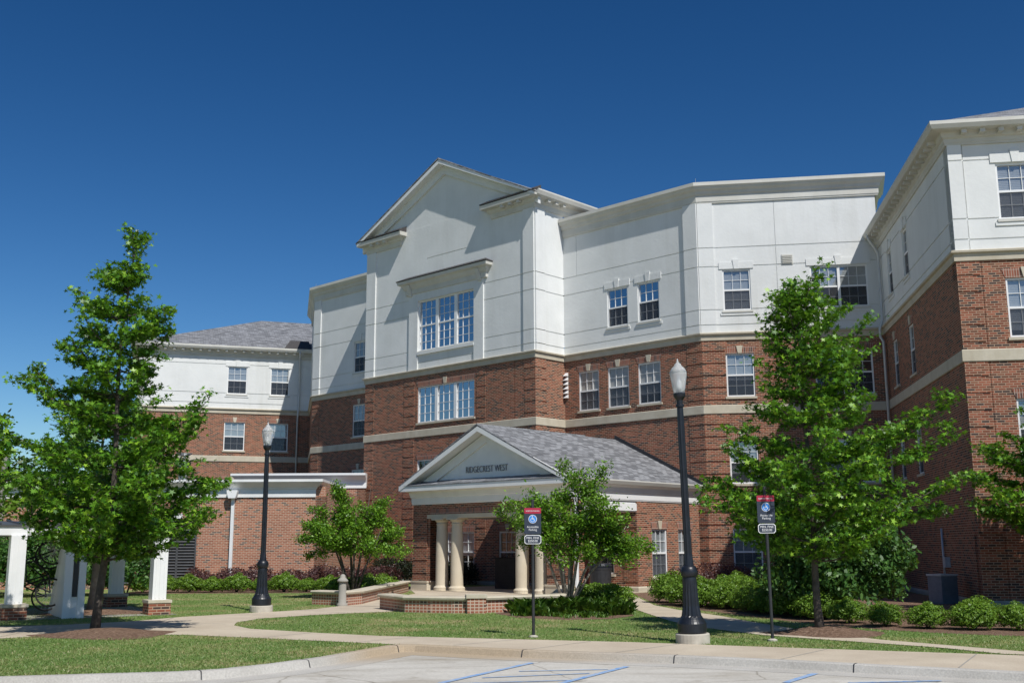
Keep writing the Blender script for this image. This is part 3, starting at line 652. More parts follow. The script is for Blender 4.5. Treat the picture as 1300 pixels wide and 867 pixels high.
# --- one-storey link in front of the left wing
wK1 = Wall((-26, 43.9), R(-0.6)); L1 = 18.5
lou = ((9.55, 10.85), (11.85, 13.38)); zl1 = 3.60
p = MB(); wK1.relief(p, 0, L1, 0, zl1, [(a, b, .15, 2.75, -.12) for a, b in lou]); p.build('link_wall', 'brick_pink', hall)
p = MB(); wS1 = Wall(wK1.xy(L1), R(89.4)); wS1.relief(p, 0, 8.4, 0, 4.0, []); p.build('link_wall', 'brick_pink', hall)
LCP = lambda z: [(-.05, z), (.05, z), (.055, z+.30), (.09, z+.32), (.11, z+.38), (.22, z+.46), (.34, z+.56), (.38, z+.60), (.38, z+.70), (-.4, z+.72), (-.4, z+.3)]
p = MB(); sweep(p, [wK1.xy(0), wK1.xy(L1-.45), wK1.xy(L1-.45, -2.6)], LCP(3.58)); p.build('link_cornice', 'white_paint', hall)
for a, b in lou:
    z = .2
    fr = MB(); wK1.box(fr, a, a+.06, .15, 2.75, -.1, .01); wK1.box(fr, b-.06, b, .15, 2.75, -.1, .01); wK1.box(fr, (a+b)/2-.04, (a+b)/2+.04, .15, 2.75, -.1, .005)
    while z < 2.7:
        fr.prism([(-.10, z+.09), (-.09, z+.11), (.0, z+.02), (-.01, z)], lambda q, zz, d: wK1.P(d, zz, q), a+.06, b-.06); z += .115
    fr.build('louver_panel', 'louver', hall)
p = MB(); wK1.box(p, lou[1][0]-.1, lou[1][1]-.6, 2.76, 2.95, -.05, .06); p.build('louver_lintel', 'white_paint', hall)
def link_spout(w, a, zt):
    p = MB(); p.prism([(a-.21, zt+.20), (a-.21, zt+.12), (a-.14, zt-.12), (a+.14, zt-.12), (a+.21, zt+.12), (a+.21, zt+.20)], lambda q, z, d: w.P(q, z, d), .06, .34); p.build('rain_head', 'white_paint', hall)
    p = MB(); w.box(p, a-.06, a+.06, .1, zt-.12, .04, .14); p.build('downspout', 'white_paint', hall)
link_spout(wK1, 14.8, 3.66); link_spout(wK1, 11.2, 3.66)
wK2 = Wall((-21, 52.3), R(-0.6)); L2 = 13.93
p = MB(); wK2.relief(p, 0, L2, 0, 4.45, []); p.build('link_wall', 'brick_pink', hall)
p = MB(); wS2 = Wall(wK2.xy(L2), R(89.4)); wS2.relief(p, 0, 1.5, 0, 4.4, []); p.build('link_wall', 'brick_pink', hall)
p = MB(); sweep(p, [wK2.xy(7.9, -2), wK2.xy(7.9), wK2.xy(L2+.05)], LCP(4.37)); p.build('link_cornice', 'white_paint', hall)
link_spout(wK2, 12.55, 4.1)
sheet('link_roof', [(-26, 43.8), (-7.9, 43.6), (-7.9, 52.6), (-13, 60), (-26, 60)], 4.0, 'dark_roof', kind=None, parent=hall)
p = MB(); c = (-13.6, 44.8)
p.lathe([(.2, 3.9), (.2, 4.95), (.26, 4.97), (.26, 5.02), (.17, 5.05), (.17, 5.12)], (c[0], c[1], 0), 14)
for k in range(4):
    t = k*math.pi/2+.4; p.tube([(c[0]+.15*math.cos(t), c[1]+.15*math.sin(t), 5.1), (c[0]+.15*math.cos(t), c[1]+.15*math.sin(t), 5.36)], .015, 5)
p.lathe([(.2, 5.34), (.32, 5.42), (.33, 5.45), (.05, 5.47)], (c[0], c[1], 0), 14); p.build('roof_vent', 'galvanised', hall)

# ------------------------------------------------------------------ entrance porch
P0 = Vector((-.92, 38.9)); HW = 3.95; SL = 7.55
wP = Wall(P0, AB); wPs = Wall(P0 + ub*HW, AB+math.pi/2); wPl = Wall(P0 - ub*HW + mb_*5.6, AB-math.pi/2)
tb = 2.79
p = MB(); wP.relief(p, -HW, HW, tb, 3.20, [(-HW+.9, HW-.9, tb, tb+.203, -.001)], -.55)
wP.box(p, -HW+.02, HW-.02, tb, 3.2, -.6, -.56)
p.build('porch_wall', 'brick', hall)
p = MB(); wP.relief(p, -HW+.95, HW-.95, tb+.002, tb+.205, [], -.02)
for v in range(len(p.v)): p.v[v] = tuple(Vector(p.v[v]) + Vector((nb.x, nb.y, 0))*.004)
p.build('soldier_course', 'soldier', hall)
for a0, a1, sd in ((-HW, -3.15, -1), (2.85, HW, 1)):                     # piers
    p = MB(); wP.relief(p, a0, a1, .32, tb, quoins(a0, a1, .32, tb, 2.55), -.62)
    ws_ = wPs if sd > 0 else wPl
    if sd > 0: wPs.relief(p, .03, .62, .32, tb, quoins(.03, .62, .32, tb, 2.55), -.93)
    else: 
        wpl2 = Wall(P0 - ub*HW + mb_*.62, AB-math.pi/2); wpl2.relief(p, 0, .59, .32, tb, quoins(0, .59, .32, tb, 2.55), -.93)
    wq = Wall(wP.xy(a1 if sd < 0 else a0, -.62), AB+math.pi/2*(1 if sd < 0 else -1))
    if sd < 0: wI1 = Wall(wP.xy(a1, 0), AB+math.pi/2); wI1.relief(p, 0, .62, .32, tb, [], -.02)
    else: wI1 = Wall(wP.xy(a0, -.62), AB-math.pi/2); wI1.relief(p, 0, .62, .32, tb, [], -.02)
    p.build('porch_pier', 'brick', hall)
    p = MB(); wP.box(p, a0-.05, a1+.05, 0, .30, -.67, .05); wP.box(p, a0-.07, a1+.07, .30, .36, -.69, .07); p.build('pier_base', 'column_stone', hall)
p = MB(); wP.box(p, -3.15, 2.85, 2.64, 2.788, -.52, .02); p.build('porch_lintel', 'column_stone', hall)
for s in (-2.55, -1.74, 1.52, 2.44):
    c = wP.P(s, 0, -.20); p = MB()
    p.lathe([(.30, .04), (.30, .10), (.305, .13), (.29, .16), (.25, .18), (.232, .22), (.232, .9), (.228, 1.5), (.198, 2.40), (.218, 2.41), (.218, 2.44), (.198, 2.45), (.198, 2.49), (.27, 2.56), (.27, 2.58)], c, 24)
    o = p.build('column', 'column_stone', hall, smooth=False)
    b_ = MB(); b_.box((c.x, c.y, .02), (.60, .60, .04), AB); b_.build('column_base', 'column_stone', o)
    b_ = MB(); b_.box((c.x, c.y, 2.61), (.58, .58, .06), AB); b_.build('column_cap', 'column_stone', o)
# side: white beam over the opening, brick enclosed part with two windows
ES = 3.55
p = MB(); wPs.box(p, .62, ES, 2.83, 3.08, -.40, .02); p.build('porch_beam', 'white_paint', hall)
p = MB(); wPs.box(p, .62, ES, 3.085, 3.14, -.40, -.01); p.build('porch_fascia', 'white_paint', hall)
pw = ((4.43, 5.36), (6.07, 6.95)); WP = (.5, 2.2)
p = MB(); wPs.relief(p, ES, SL, .16, 3.16, quoins(ES, ES+.62, .2, 3.16) + [hole(a, b, WP) for a, b in pw], REVEAL); p.build('porch_wall', 'brick', hall)
for a, b in pw: window(wPs, a, b, *WP, blind=1.0, cols=3, rows=2, lower='glass_screen')
wV = Wall(wP.xy(-.3, -ES), AB)                                         # front of the enclosed part, inside the porch
LV = HW+.3
p = MB(); wV.relief(p, 0, LV, 0, 3.14, quoins(LV-.62, LV, .2, 3.14) + [hole(2.2, 3.2, (.62, 2.1)), (1.3, 2.0, 0, 2.1, -.12)], REVEAL); p.build('porch_wall', 'brick', hall)
window(wV, 2.2, 3.2, .62, 2.1, blind=0.0)
p = MB(); wV.box(p, 1.32, 1.98, .02, 2.08, -.12, -.06); p.build('door', 'red_door', hall)
p = MB(); wVl = Wall(wP.xy(-.3, -SL), AB-math.pi/2); wVl.relief(p, 0, SL-ES, 0, 3.14, []); p.build('porch_wall', 'brick', hall)
p = MB(); sweep(p, [wPs.xy(ES-.001, -2.3), wPs.xy(ES), wPs.xy(SL)], [(-.1, -.2), (.06, -.2), (.06, .16), (.03, .21), (-.1, .21)]); p.build('base_course', 'limestone', hall)
# left side beam
p = MB(); wPl.box(p, 0, 5.0, 2.70, 3.14, -.4, .0); p.build('porch_beam', 'white_paint', hall)
p = MB(); q = [wP.P(-HW+.02, 2.84, -.5), wP.P(HW-.02, 2.84, -.5), wP.P(HW-.02, 2.84, -ES), wP.P(-HW+.02, 2.84, -5.6)]; slab(p, q, .05); p.build('porch_ceiling', 'white_paint', hall)
# entablature all round
PE = [(-.3, 3.165), (.03, 3.165), (.04, 3.20), (.05, 3.21), (.06, 3.42), (.09, 3.44), (.10, 3.50), (.13, 3.62), (.22, 3.66), (.26, 3.70), (.26, 3.86), (-.3, 3.86)]
p = MB(); sweep(p, [wPl.xy(0), wPl.xy(5.6), wPs.xy(0), wPs.xy(SL)], PE); p.build('porch_entablature', 'white_paint', hall)
zPe, zPa, Ph, po = 3.84, 5.90, 4.22, .50
ps = (zPa-zPe)/Ph
p = MB(); p.prism([(-HW, 3.8), (HW, 3.8), (HW, 3.85), (0, zPa-.25), (-HW, 3.85)], lambda a, z, d: wP.P(a, z, d), -.3, -.02); p.build('porch_tympanum', 'white_paint', hall)
for sg in (-1, 1):
    p = MB(); p.prism([(0, zPa-.06), (0, zPa-.24), (sg*(Ph+.03), zPe-.16), (sg*(Ph+.03), zPe+.02)], lambda a, z, d: wP.P(a, z, d), po-.06, po); p.build('barge_board', 'white_paint', hall)
    p = MB(); p.prism([(0, zPa-.14), (0, zPa-.22), (sg*(Ph-.02), zPe-.14), (sg*(Ph-.02), zPe-.06)], lambda a, z, d: wP.P(a, z, d), -.02, po-.06); p.build('rake_soffit', 'white_paint', hall)
    p = MB(); p.prism([(0, zPa-.24), (0, zPa-.60), (sg*(HW-.35), zr(0)*0+zPa-.60-ps*(HW-.35)), (sg*HW, zPa-.24-ps*HW)], lambda a, z, d: wP.P(a, z, d), -.02, .06); p.build('rake_frieze', 'white_paint', hall)
p = MB(); wP.box(p, -Ph, Ph, 3.66, 3.84, .25, po-.02); p.build('pediment_cornice', 'white_paint', hall)
p = MB(); p.prism([(po, 3.845), (po, 3.875), (.0, 4.04), (.0, 3.845)], lambda q, z, d: wP.P(d, z, q), -Ph+.25, Ph-.25); p.build('pent_roof', 'shingle', hall)
p = MB()
F0, F1, Fm = P0 - ub*Ph + nb*po, P0 + ub*Ph + nb*po, P0 + nb*po; dp = mb_*(SL+po)
slab(p, [up3(Fm, zPa), up3(F1, zPe), up3(F1+dp, zPe), up3(Fm+dp, zPa)], .05)
slab(p, [up3(F0, zPe), up3(Fm, zPa), up3(Fm+mb_*(5.55+po), zPa), up3(F0+mb_*(5.55+po), zPe)][::-1], .05)
p.build('porch_roof', 'shingle', hall)
p = MB(); a = Fm+dp; b = F1+dp
p.prism([(0, zPa-.0), (Ph+.0, zPe+.0), (Ph, zPe+.14), (0, zPa+.17)], lambda q, z, d: Vector((*(P0+ub*q+mb_*(SL-d)), z)), .004, .12); p.build('roof_flashing', 'dark_grey', hall)
p = MB(); sweep(p, [wPs.xy(-po), wPs.xy(SL)], [(.25, 3.70), (.31, 3.71), (.37, 3.82), (.37, 3.86), (.34, 3.86), (.27, 3.78)]); p.build('gutter', 'stucco_trim', hall)
p = MB(); p.tube([wPs.P(.12, 3.72, .30), wPs.P(.12, 3.5, .28), wPs.P(.12, 3.1, .09), wPs.P(.12, .35, .09), wPs.P(.12, .12, .2)], .075, 8); p.build('downspout', 'white_paint', hall)
me = text_mesh('RIDGECREST WEST', .335, .74, .012, -.018); me.materials.append(MATS['letter'])
o = link_mesh('sign_lettering', me, hall)
M_ = Matrix(((ub.x, 0, nb.x, 0), (ub.y, 0, nb.y, 0), (0, 1, 0, 0), (0, 0, 0, 1)))
c = wP.P(-.02, 4.34, .012) - Vector(hall.location); o.matrix_local = Matrix.Translation(c) @ M_
o['label'] = 'dark letters reading RIDGECREST WEST on the porch gable'
sheet('porch_floor', [wP.xy(-HW-.1, .15), wP.xy(HW+.1, .15), wP.xy(HW+.1, -SL), wP.xy(-HW-.1, -5.6)], .03, 'concrete', kind=None, parent=hall, thick=.1)

# ------------------------------------------------------------------ ground
KB = [(-80, -4), (-14, 12.4), (-6.7, 14.5), (-5.5, 14.78), (-4.5, 15.0), (-4.0, 15.28), (-3.45, 15.95), (-2.9, 16.85), (-2.45, 17.9), (-2.1, 18.72), (-1.9, 18.95), (-1.6, 18.9), (-.62, 18.36), (.3, 17.86), (2.4, 16.97), (4.0, 16.14), (4.88, 15.6), (6.65, 14.58), (12, 11.5), (80, -28)]
sheet('lawn', KB + [(900, 200), (900, 1500), (-900, 1500), (-900, 100), (-80, 20)], 0.0, 'lawn')
sheet('parking_lot', [(x, y+.1) for x, y in KB] + [(80, -120), (-80, -120)], -.105, 'parking')
p = MB(); sweep(p, KB, [(-.03, -.2), (-.03, .012), (.10, .012), (.135, .0), (.165, -.09), (.18, -.12)])
kerb = p.build('kerb', 'kerb', kind='structure')
p = MB(); sweep(p, KB, [(.165, -.1035), (.165, -.0985), (.60, -.1010), (.60, -.1035)]); p.build('gutter_apron', 'kerb', kind='structure')
path_low = [(-40, 12), (-14, 18.8), (-9.48, 20.5), (-8.59, 21.15), (-6.97, 21.32), (-6.15, 21.13), (-4.62, 20.35), (-3.21, 19.62), (-2.0, 18.96)]
side_in = [(60, -11), (20, 9.6), (12, 14.3), (7.62, 16.69), (6.1, 17.36), (4.44, 18.09), (2.01, 19.22), (-.73, 20.15), (-2.52, 20.76), (-3.84, 21.57), (-5.35, 22.65), (-5.92, 23.6), (-6.1, 24.52), (-5.88, 25.8), (-4.85, 27.0), (-3.97, 27.74), (-3.25, 28.2), (-2.7, 28.9), (-3.0, 30.4)]
path_up = [(-4.75, 31.2), (-5.27, 29.53), (-6.1, 28.5), (-6.89, 27.62), (-7.92, 26.49), (-8.68, 24.92), (-9.72, 24.01), (-10.89, 23.55), (-14, 22.2), (-40, 15)]
PATH = path_low + KB[10:] + side_in + path_up
sheet('footpath', PATH, .006, 'concrete')
TERR = [(-4.75, 31.0), (-3.0, 30.2), (-2.62, 28.2), (-1.0, 27.6), (1.1, 28.8), (2.2, 36.3), (-3.9, 42.0), (-3.4, 38.5)]
sheet('entrance_terrace', TERR, .011, 'concrete')
DP_L = [(3.06, 31.0), (3.25, 27.2), (3.44, 24.3), (3.8, 22.4), (4.61, 20.5), (5.6, 19.35), (6.83, 17.98), (7.4, 16.9)]
DP_R = [(8.4, 16.4), (7.45, 17.9), (6.4, 19.45), (5.65, 21.5), (5.15, 24.0), (4.85, 25.95), (4.22, 28.49), (3.9, 30.6), (4.0, 38.2), (2.6, 36.8)]
DPATH = DP_L + DP_R
sheet('side_path', DPATH, .0105, 'concrete')
BEDR = [(4.05, 31), (4.45, 29.4), (4.95, 27.7), (5.4, 26.0), (5.9, 24.4), (6.5, 22.9), (7.2, 21.7), (7.9, 20.9), (8.8, 20.25), (13, 18.2), (26, 12), (27, 27), (12.4, 29.3), (14, 40.2), (7.4, 41.2), (4.1, 38.3)]
sheet('shrub_bed', BEDR, .004, 'mulch')
BEDL = [(-14.2, 39.4), (-5.6, 39.6), (-5.2, 35.2), (-4.7, 34.8), (-3.9, 41.6), (-7, 52), (-7.5, 43.6), (-14.2, 43.8)]
sheet('shrub_bed', BEDL, .004, 'mulch')
BEDC = [(-.45, 27.3), (.1, 25.7), (1.2, 24.9), (2.2, 25.1), (2.85, 26.2), (3.0, 30.9), (2.6, 36.6), (1.9, 36.1), (1.15, 28.75), (-.4, 27.75)]
sheet('flower_bed', BEDC, .004, 'mulch')
def mound(name, c, r, h):
    mb = MB(); n, k = 26, 6; rr = random.Random(int(c[0]*10)); wob = [1+.18*math.sin(3*t*2*math.pi/n+c[0])+.1*rr.random() for t in range(n)]
    ring = lambda j: [(c[0]+r*wob[i]*j/k*math.cos(2*math.pi*i/n), c[1]+.8*r*wob[i]*j/k*math.sin(2*math.pi*i/n), .005+h*(math.cos(math.pi*j/k)*.5+.5)) for i in range(n)]
    prev = ring(k)
    for j in range(k-1, 0, -1):
        cur = ring(j)
        for i in range(n): mb.face([prev[i], prev[(i+1) % n], cur[(i+1) % n], cur[i]])
        prev = cur
    mb.face(prev); return mb.build(name, 'mulch', kind='structure', smooth=True)
mound('mulch_ring', (-7.75, 21.25), 1.25, .13); mound('mulch_ring', (5.85, 20.75), 1.1, .15); mound('mulch_ring', (-10.6, 28.2), 1.5, .1)
# joints in the walk and kerb
def strip(name, a, b, w, z, m, kind='structure'):
    a, b = Vector(a), Vector(b); d = (b-a).normalized(); o = Vector((-d.y, d.x))*w/2
    return sheet(name, [tuple(a-o), tuple(b-o), tuple(b+o), tuple(a+o)], z, m, kind)
for a, b in (((.05, 19.8), (-1.0, 18.75)), ((2.8, 18.8), (1.6, 17.4)), ((5.0, 17.8), (3.9, 16.3)), ((7.0, 16.9), (6.0, 15.1)), ((-3.9, 21.5), (-4.6, 20.5)), ((-6.2, 24.0), (-8.0, 24.9)), ((-4.2, 27.8), (-5.6, 29.0))):
    strip('walk_joint', a, b, .022, .0085 if a[1] < 26 else .0085, 'base_stone')
KP = [(-.03, -.2), (-.03, .0145), (.101, .0145), (.1375, .0015), (.1675, -.0885), (.1825, -.12)]
for i, f in ((4, .5), (6, .6), (9, .3), (12, .9), (14, .05), (15, .9), (17, .15), (17, .75)):
    a, b = Vector(KB[i]), Vector(KB[i+1]); c = a.lerp(b, f); d = (b-a).normalized()*.009
    p = MB(); sweep(p, [tuple(c-d), tuple(c+d)], KP); p.build('kerb_joint', 'dark_grey', kind='structure')
for a, b in (((9.2, 15.9), (7.9, 13.9)), ((1.35, 19.35), (.25, 17.95)), ((-1.75, 20.5), (-2.7, 19.4)), ((-9.6, 20.6), (-9.75, 24.0)), ((-7.6, 21.4), (-8.0, 26.2)), ((3.95, 22.3), (5.4, 22.9)), ((3.4, 25.0), (4.95, 25.4)), ((3.3, 28.0), (4.3, 28.3))):
    strip('walk_joint', a, b, .018, .0125, 'base_stone')
# blue bay markings
for a, b, w in (((-.95, 14.55), (.28, 16.96), .10), ((.58, 14.42), (1.66, 16.40), .10), ((.08, 15.86), (1.36, 16.05), .055), ((-.42, 15.12), (1.06, 15.58), .055), ((-.78, 14.5), (.72, 14.8), .055), ((3.5, 14.45), (4.16, 15.45), .10), ((4.3, 14.41), (5.55, 14.58), .09)):
    strip('bay_marking', a, b, w, -.0965, 'blue_paint')

def inside(poly, X, Y):
    c = np.zeros(len(X), dtype=bool); n = len(poly); j = n-1
    for i in range(n):
        xi, yi = poly[i]; xj, yj = poly[j]
        t = ((yi > Y) != (yj > Y)) & (X < (xj-xi)*(Y-yi)/(yj-yi+1e-12)+xi); c ^= t; j = i
    return c
# grass blades over the near lawns
rng = np.random.default_rng(7); n = 330000
Y = 14.2 + (40-14.2)*rng.random(n)**1.5; X = (rng.random(n)*2-1)*(Y*.50+.5)
lawn_near = KB + [(80, 60), (-80, 60)]
ok = inside(lawn_near, X, Y)
for poly in (PATH, TERR, DPATH, BEDR, BEDL, BEDC): ok &= ~inside(poly, X, Y)
for c, r in (((-7.75, 21.25), 1.2), ((5.85, 20.75), 1.05), ((-10.6, 28.2), 1.4)): ok &= ((X-c[0])**2 + ((Y-c[1])/.8)**2) > r*r
X, Y = X[ok], Y[ok]; n = len(X)
hgt = (.012+.026*rng.random(n)); th = rng.random(n)*2*np.pi; ww = .006+.0045*rng.random(n)
lx = rng.normal(0, .022, n); ly = rng.normal(0, .022, n); z0 = np.zeros(n)
Vt = np.stack([np.stack([X-ww*np.cos(th), Y-ww*np.sin(th), z0], 1), np.stack([X+ww*np.cos(th), Y+ww*np.sin(th), z0], 1), np.stack([X+lx, Y+ly, hgt], 1)], 1).reshape(-1, 3)
me = bpy.data.meshes.new('grass'); me.vertices.add(3*n); me.vertices.foreach_set('co', Vt.astype(np.float32).ravel()); me.loops.add(3*n)
me.loops.foreach_set('vertex_index', np.arange(3*n, dtype=np.int32)); me.polygons.add(n); me.polygons.foreach_set('loop_start', np.arange(0, 3*n, 3, dtype=np.int32)); me.update(calc_edges=True)
me.materials.append(MATS['grass_blade']); g = link_mesh('grass', me, kind='stuff'); g['label'] = 'short green grass growing on the lawns'

# ------------------------------------------------------------------ low seat walls by the entrance
def seat_wall(label, pts, piers, h=.40):
    t = thing('seat_wall', label, 'low wall', (*pts[0], 0))
    p = MB(); sweep(p, pts, [(-.15, -.05), (.15, -.05), (.15, h-.08), (-.15, h-.08)]); p.face([]) if False else None
    # back face
    sweep(p, list(reversed(pts)), [(.15, -.05), (.15, h-.08)], caps=False); p.build('brick_body', 'brick_header', t)
    p = MB(); sweep(p, pts, [(-.21, h-.078), (.21, h-.078), (.225, h-.03), (.20, h), (-.20, h), (-.225, h-.03), (-.21, h-.078)]); p.build('cap', 'limestone', t)
    for q, rz in piers:
        p = MB(); p.box((q[0], q[1], (h-.03)/2), (.46, .46, h-.03), rz); p.build('pier', 'brick_header', t)
        p = MB(); p.box((q[0], q[1], h+.012), (.52, .52, .085), rz); p.build('pier_cap', 'limestone', t)
    return t
seat_wall('curved brick seat wall with stone cap in front of the columns', [(-3.42, 29.6), (-2.62, 28.05), (-2.0, 27.78), (-1.45, 27.62), (-.95, 27.55), (-.75, 27.7), (.2, 28.15), (1.15, 28.7), (1.75, 35.3)], [((-.92, 27.55), .1)])
seat_wall('short brick seat wall with stone cap behind the stone bollard', [(-5.7, 32.0), (-4.75, 31.3), (-4.5, 31.9), (-3.95, 40.2)], [])

# ------------------------------------------------------------------ street lamps
def street_lamp(label, loc, h=4.72, lean=0.0):
    x, y = loc; t = thing('street_lamp', label, 'street lamp', (x, y, 0), group='black street lamps with clear globes')
    p = MB(); p.lathe([(.29, -.05), (.29, .15), (.28, .165), (.02, .166)], (x, y, 0), 28); p.build('footing', 'footing', t)
    p = MB(); p.lathe([(.235, .166), (.245, .19), (.245, .33), (.23, .36), (.20, .40), (.19, .43), (.17, .46), (.142, .62), (.13, .85), (.122, 1.05), (.118, 1.10)], (x, y, 0), 32, flute=(.46, 1.04, .09)); p.build('lamp_base', 'black_metal', t, smooth=False)
    p = MB(); p.lathe([(.118, 1.10), (.145, 1.13), (.15, 1.20), (.13, 1.26), (.108, 1.29)], (x, y, 0), 24); p.build('collar', 'black_metal', t, smooth=True)
    p = MB(); p.lathe([(.092, 1.28), (.068, 1.5), (.063, h-1.0), (.054, h-.62), (.075, h-.615), (.075, h-.58), (.054, h-.565), (.056, h-.50), (.10, h-.44), (.108, h-.40), (.108, h-.375)], (x, y, 0), 20, flute=(1.45, h-.65, .10)); p.build('pole', 'black_metal', t, smooth=False)
    p = MB(); p.lathe([(.095, h-.375), (.118, h-.25), (.148, h-.06), (.153, h-.0), (.12, h+.03)], (x, y, 0), 24); p.build('globe', 'globe_milky', t, smooth=True)
    p = MB(); p.lathe([(.158, h-.005), (.13, h+.05), (.10, h+.09), (.065, h+.12), (.058, h+.15), (.022, h+.18), (.008, h+.25)], (x, y, 0), 24); p.build('globe_lid', 'globe_milky', t, smooth=True)
    p = MB(); p.lathe([(.05, h-.375), (.05, h-.16), (.03, h-.13), (.02, h-.05)], (x, y, 0), 12); p.build('bulb', 'sign_white', t, smooth=True)
    t.rotation_euler = (0, lean, 0)
    return t
street_lamp('tall black street lamp with fluted base standing beside the right footpath', (3.06, 19.0), 4.66, -.022)
street_lamp('black street lamp on the left lawn before the low brick link wall', (-6.45, 28.4), 4.62, 0)

# ------------------------------------------------------------------ parking signs
def sign(label, x, y, h, seed, lean):
    t = thing('parking_sign', label, 'sign', (x, y, 0), group='accessible parking signs on posts')
    def tex(body, size, zc, sx, m, parent, name='lettering', d=.034):
        me = text_mesh(body, size, sx, .001); me.materials.append(MATS[m]); o = link_mesh(name, me, parent)
        o.matrix_local = Matrix.Translation((0, -d, zc)) @ Matrix.Rotation(math.pi/2, 4, 'X'); return o
    z0 = h-.66
    p = MB(); p.tube([(x, y, -.05), (x, y, h+.16)], .028, 10); p.build('post', 'dark_grey', t)
    p = MB(); p.lathe([(.085, -.02), (.085, .025), (.05, .04), (.03, .045)], (x, y, 0), 14); p.build('post_footing', 'footing', t)
    w = .155
    def plate(zA, zB, m, nm, par, y0=-.032, y1=-.028, ww=w, r=.012):
        pts = [(-ww+r, zA), (ww-r, zA), (ww, zA+r), (ww, zB-r), (ww-r, zB), (-ww+r, zB), (-ww, zB-r), (-ww, zA+r)]
        q = MB(); q.prism(pts, lambda a, b, d: Vector((x+a, y+d, b)), y1, y0); return q.build(nm, m, par)
    pan = plate(h-.48, h, 'sign_navy', 'sign_panel', t)
    plate(h-.105, h-.001, 'sign_red', 'header', pan, -.0345, -.0322)
    tex('RESERVED PARKING', .034, h-.058, .82, 'sign_white', pan, d=.0365)
    q = MB(); q.prism([(.078*math.cos(k*math.pi/16), h-.205+.078*math.sin(k*math.pi/16)) for k in range(32)], lambda a, b, d: Vector((x+a, y+d, b)), -.0322, -.0335); q.build('emblem_ring', 'sign_white', pan)
    q = MB(); q.prism([(.070*math.cos(k*math.pi/16), h-.205+.070*math.sin(k*math.pi/16)) for k in range(32)], lambda a, b, d: Vector((x+a, y+d, b)), -.0336, -.0350); q.build('emblem_disc', 'sign_blue', pan)
    q = MB()                                                   # seated figure in a wheelchair
    pl = lambda a, b, d: Vector((x+a, y+d, h-.205+b))
    q.prism([(-.008+.010*math.cos(k*math.pi/5), .047+.010*math.sin(k*math.pi/5)) for k in range(10)], pl, -.0351, -.0365)
    def bar(a, b, wd):
        a, b = Vector(a), Vector(b); d = (b-a).normalized(); o = Vector((-d.y, d.x))*wd; q.prism([tuple(a-o), tuple(b-o), tuple(b+o), tuple(a+o)], pl, -.0351, -.0365)
    bar((-.008, .034), (-.004, .0), .006); bar((-.006, .018), (.022, .018), .004); bar((-.004, -.001), (.024, -.003), .005); bar((.024, -.003), (.036, -.040), .005)
    for k in range(9):
        t0, t1 = math.radians(100+k*25), math.radians(100+(k+1)*25)
        bar((-.006+.032*math.cos(t0), -.018+.032*math.sin(t0)), (-.006+.032*math.cos(t1), -.018+.032*math.sin(t1)), .004)
    q.build('wheelchair_symbol', 'sign_white', pan)
    tex('Accessible\nParking', .056, h-.375, .92, 'sign_white', pan, d=.0345)
    pb = plate(h-.66, h-.495, 'sign_white', 'fine_plate', t, r=.03)
    plate(h-.648, h-.507, 'sign_navy', 'plate_field', pb, -.0345, -.0322, w-.012, .026)
    tex('MIN. FINE\n$250.00', .058, h-.578, .95, 'sign_white', pb, d=.0365)
    t.rotation_euler = (0, lean, 0)
    return t
sign('accessible parking sign on a clean dark post before the small central tree', .37, 20.3, 2.33, 1, 0.0)
sign('accessible parking sign on a scuffed paint flecked post before the large right tree', 4.50, 19.35, 2.50, 2, -.008)

# ------------------------------------------------------------------ stone bollard, bins, cabinet, pole
t = thing('bollard', 'grey stone bollard with rounded cap beside the short seat wall', 'bollard', (-4.78, 31.0, 0))
p = MB(); p.lathe([(.15, -.05), (.15, .06), (.11, .10), (.105, .60), (.10, .66)], (-4.78, 31.0, 0), 16); p.build('post', 'base_stone', t, smooth=True)
p = MB(); p.lathe([(.15, .66), (.155, .70), (.12, .74), (.10, .75), (.075, .79), (.07, .84), (.03, .87), (.01, .875)], (-4.78, 31.0, 0), 16); p.build('cap', 'base_stone', t, smooth=True)
def bin_(label, x, y, r, h):
    t = thing('litter_bin', label, 'bin', (x, y, 0))
    p = MB(); p.lathe([(r*.86, .03), (r*.95, h*.5), (r, h*.82), (r*1.04, h*.83), (r*1.04, h*.88)], (x, y, 0), 20); p.build('bin_body', 'dark_grey', t)
    p = MB(); p.lathe([(r*1.06, h*.88), (r*1.06, h*.93), (r*.9, h), (r*.3, h+.02)], (x, y, 0), 20); p.build('lid', 'black_metal', t)
bin_('round black litter bin at the side opening of the porch', 2.85, 35.9, .36, 1.05)
def cabinet(label, x, y, w, d, h, rz, m, mt):
    t = thing('utility_cabinet', label, 'cabinet', (x, y, 0))
    p = MB(); p.box((x, y, h/2), (w, d, h), rz)
    for k in range(7): p.box(Vector((x, y, .2+k*(h-.3)/7)) + Matrix.Rotation(rz, 3, 'Z') @ Vector((0, -d/2-.008, 0)), (w*.86, .016, .025), rz)
    p.build('cabinet_body', m, t)
    p = MB(); p.box((x, y, h+.025), (w+.05, d+.05, .05), rz); p.build('cabinet_lid', mt, t)
cabinet('blue grey metal utility cabinet standing by the shaded right wall', 12.05, 31.0, .55, .55, .76, R(20), 'cabinet', 'cabinet_top')
q = wP.P(.1, 0, -3.0)
cabinet('wide black recycling cabinet inside the porch behind the columns', q.x-1.3, q.y+.9, 1.0, .7, 1.15, AB, 'dark_grey', 'black_metal')
t = thing('utility_pole', 'weathered grey utility pole standing at the far left behind trees', 'pole', (-19.7, 42.0, 0))
p = MB(); p.tube([(-19.7, 42.0, -.1), (-19.7, 42.0, 5.2)], [.13, .10], 10); p.build('shaft', 'wood_pole', t)
p = MB(); p.box((-19.7, 42.0, 5.22), (.24, .24, .05)); p.build('pole_cap', 'galvanised', t)

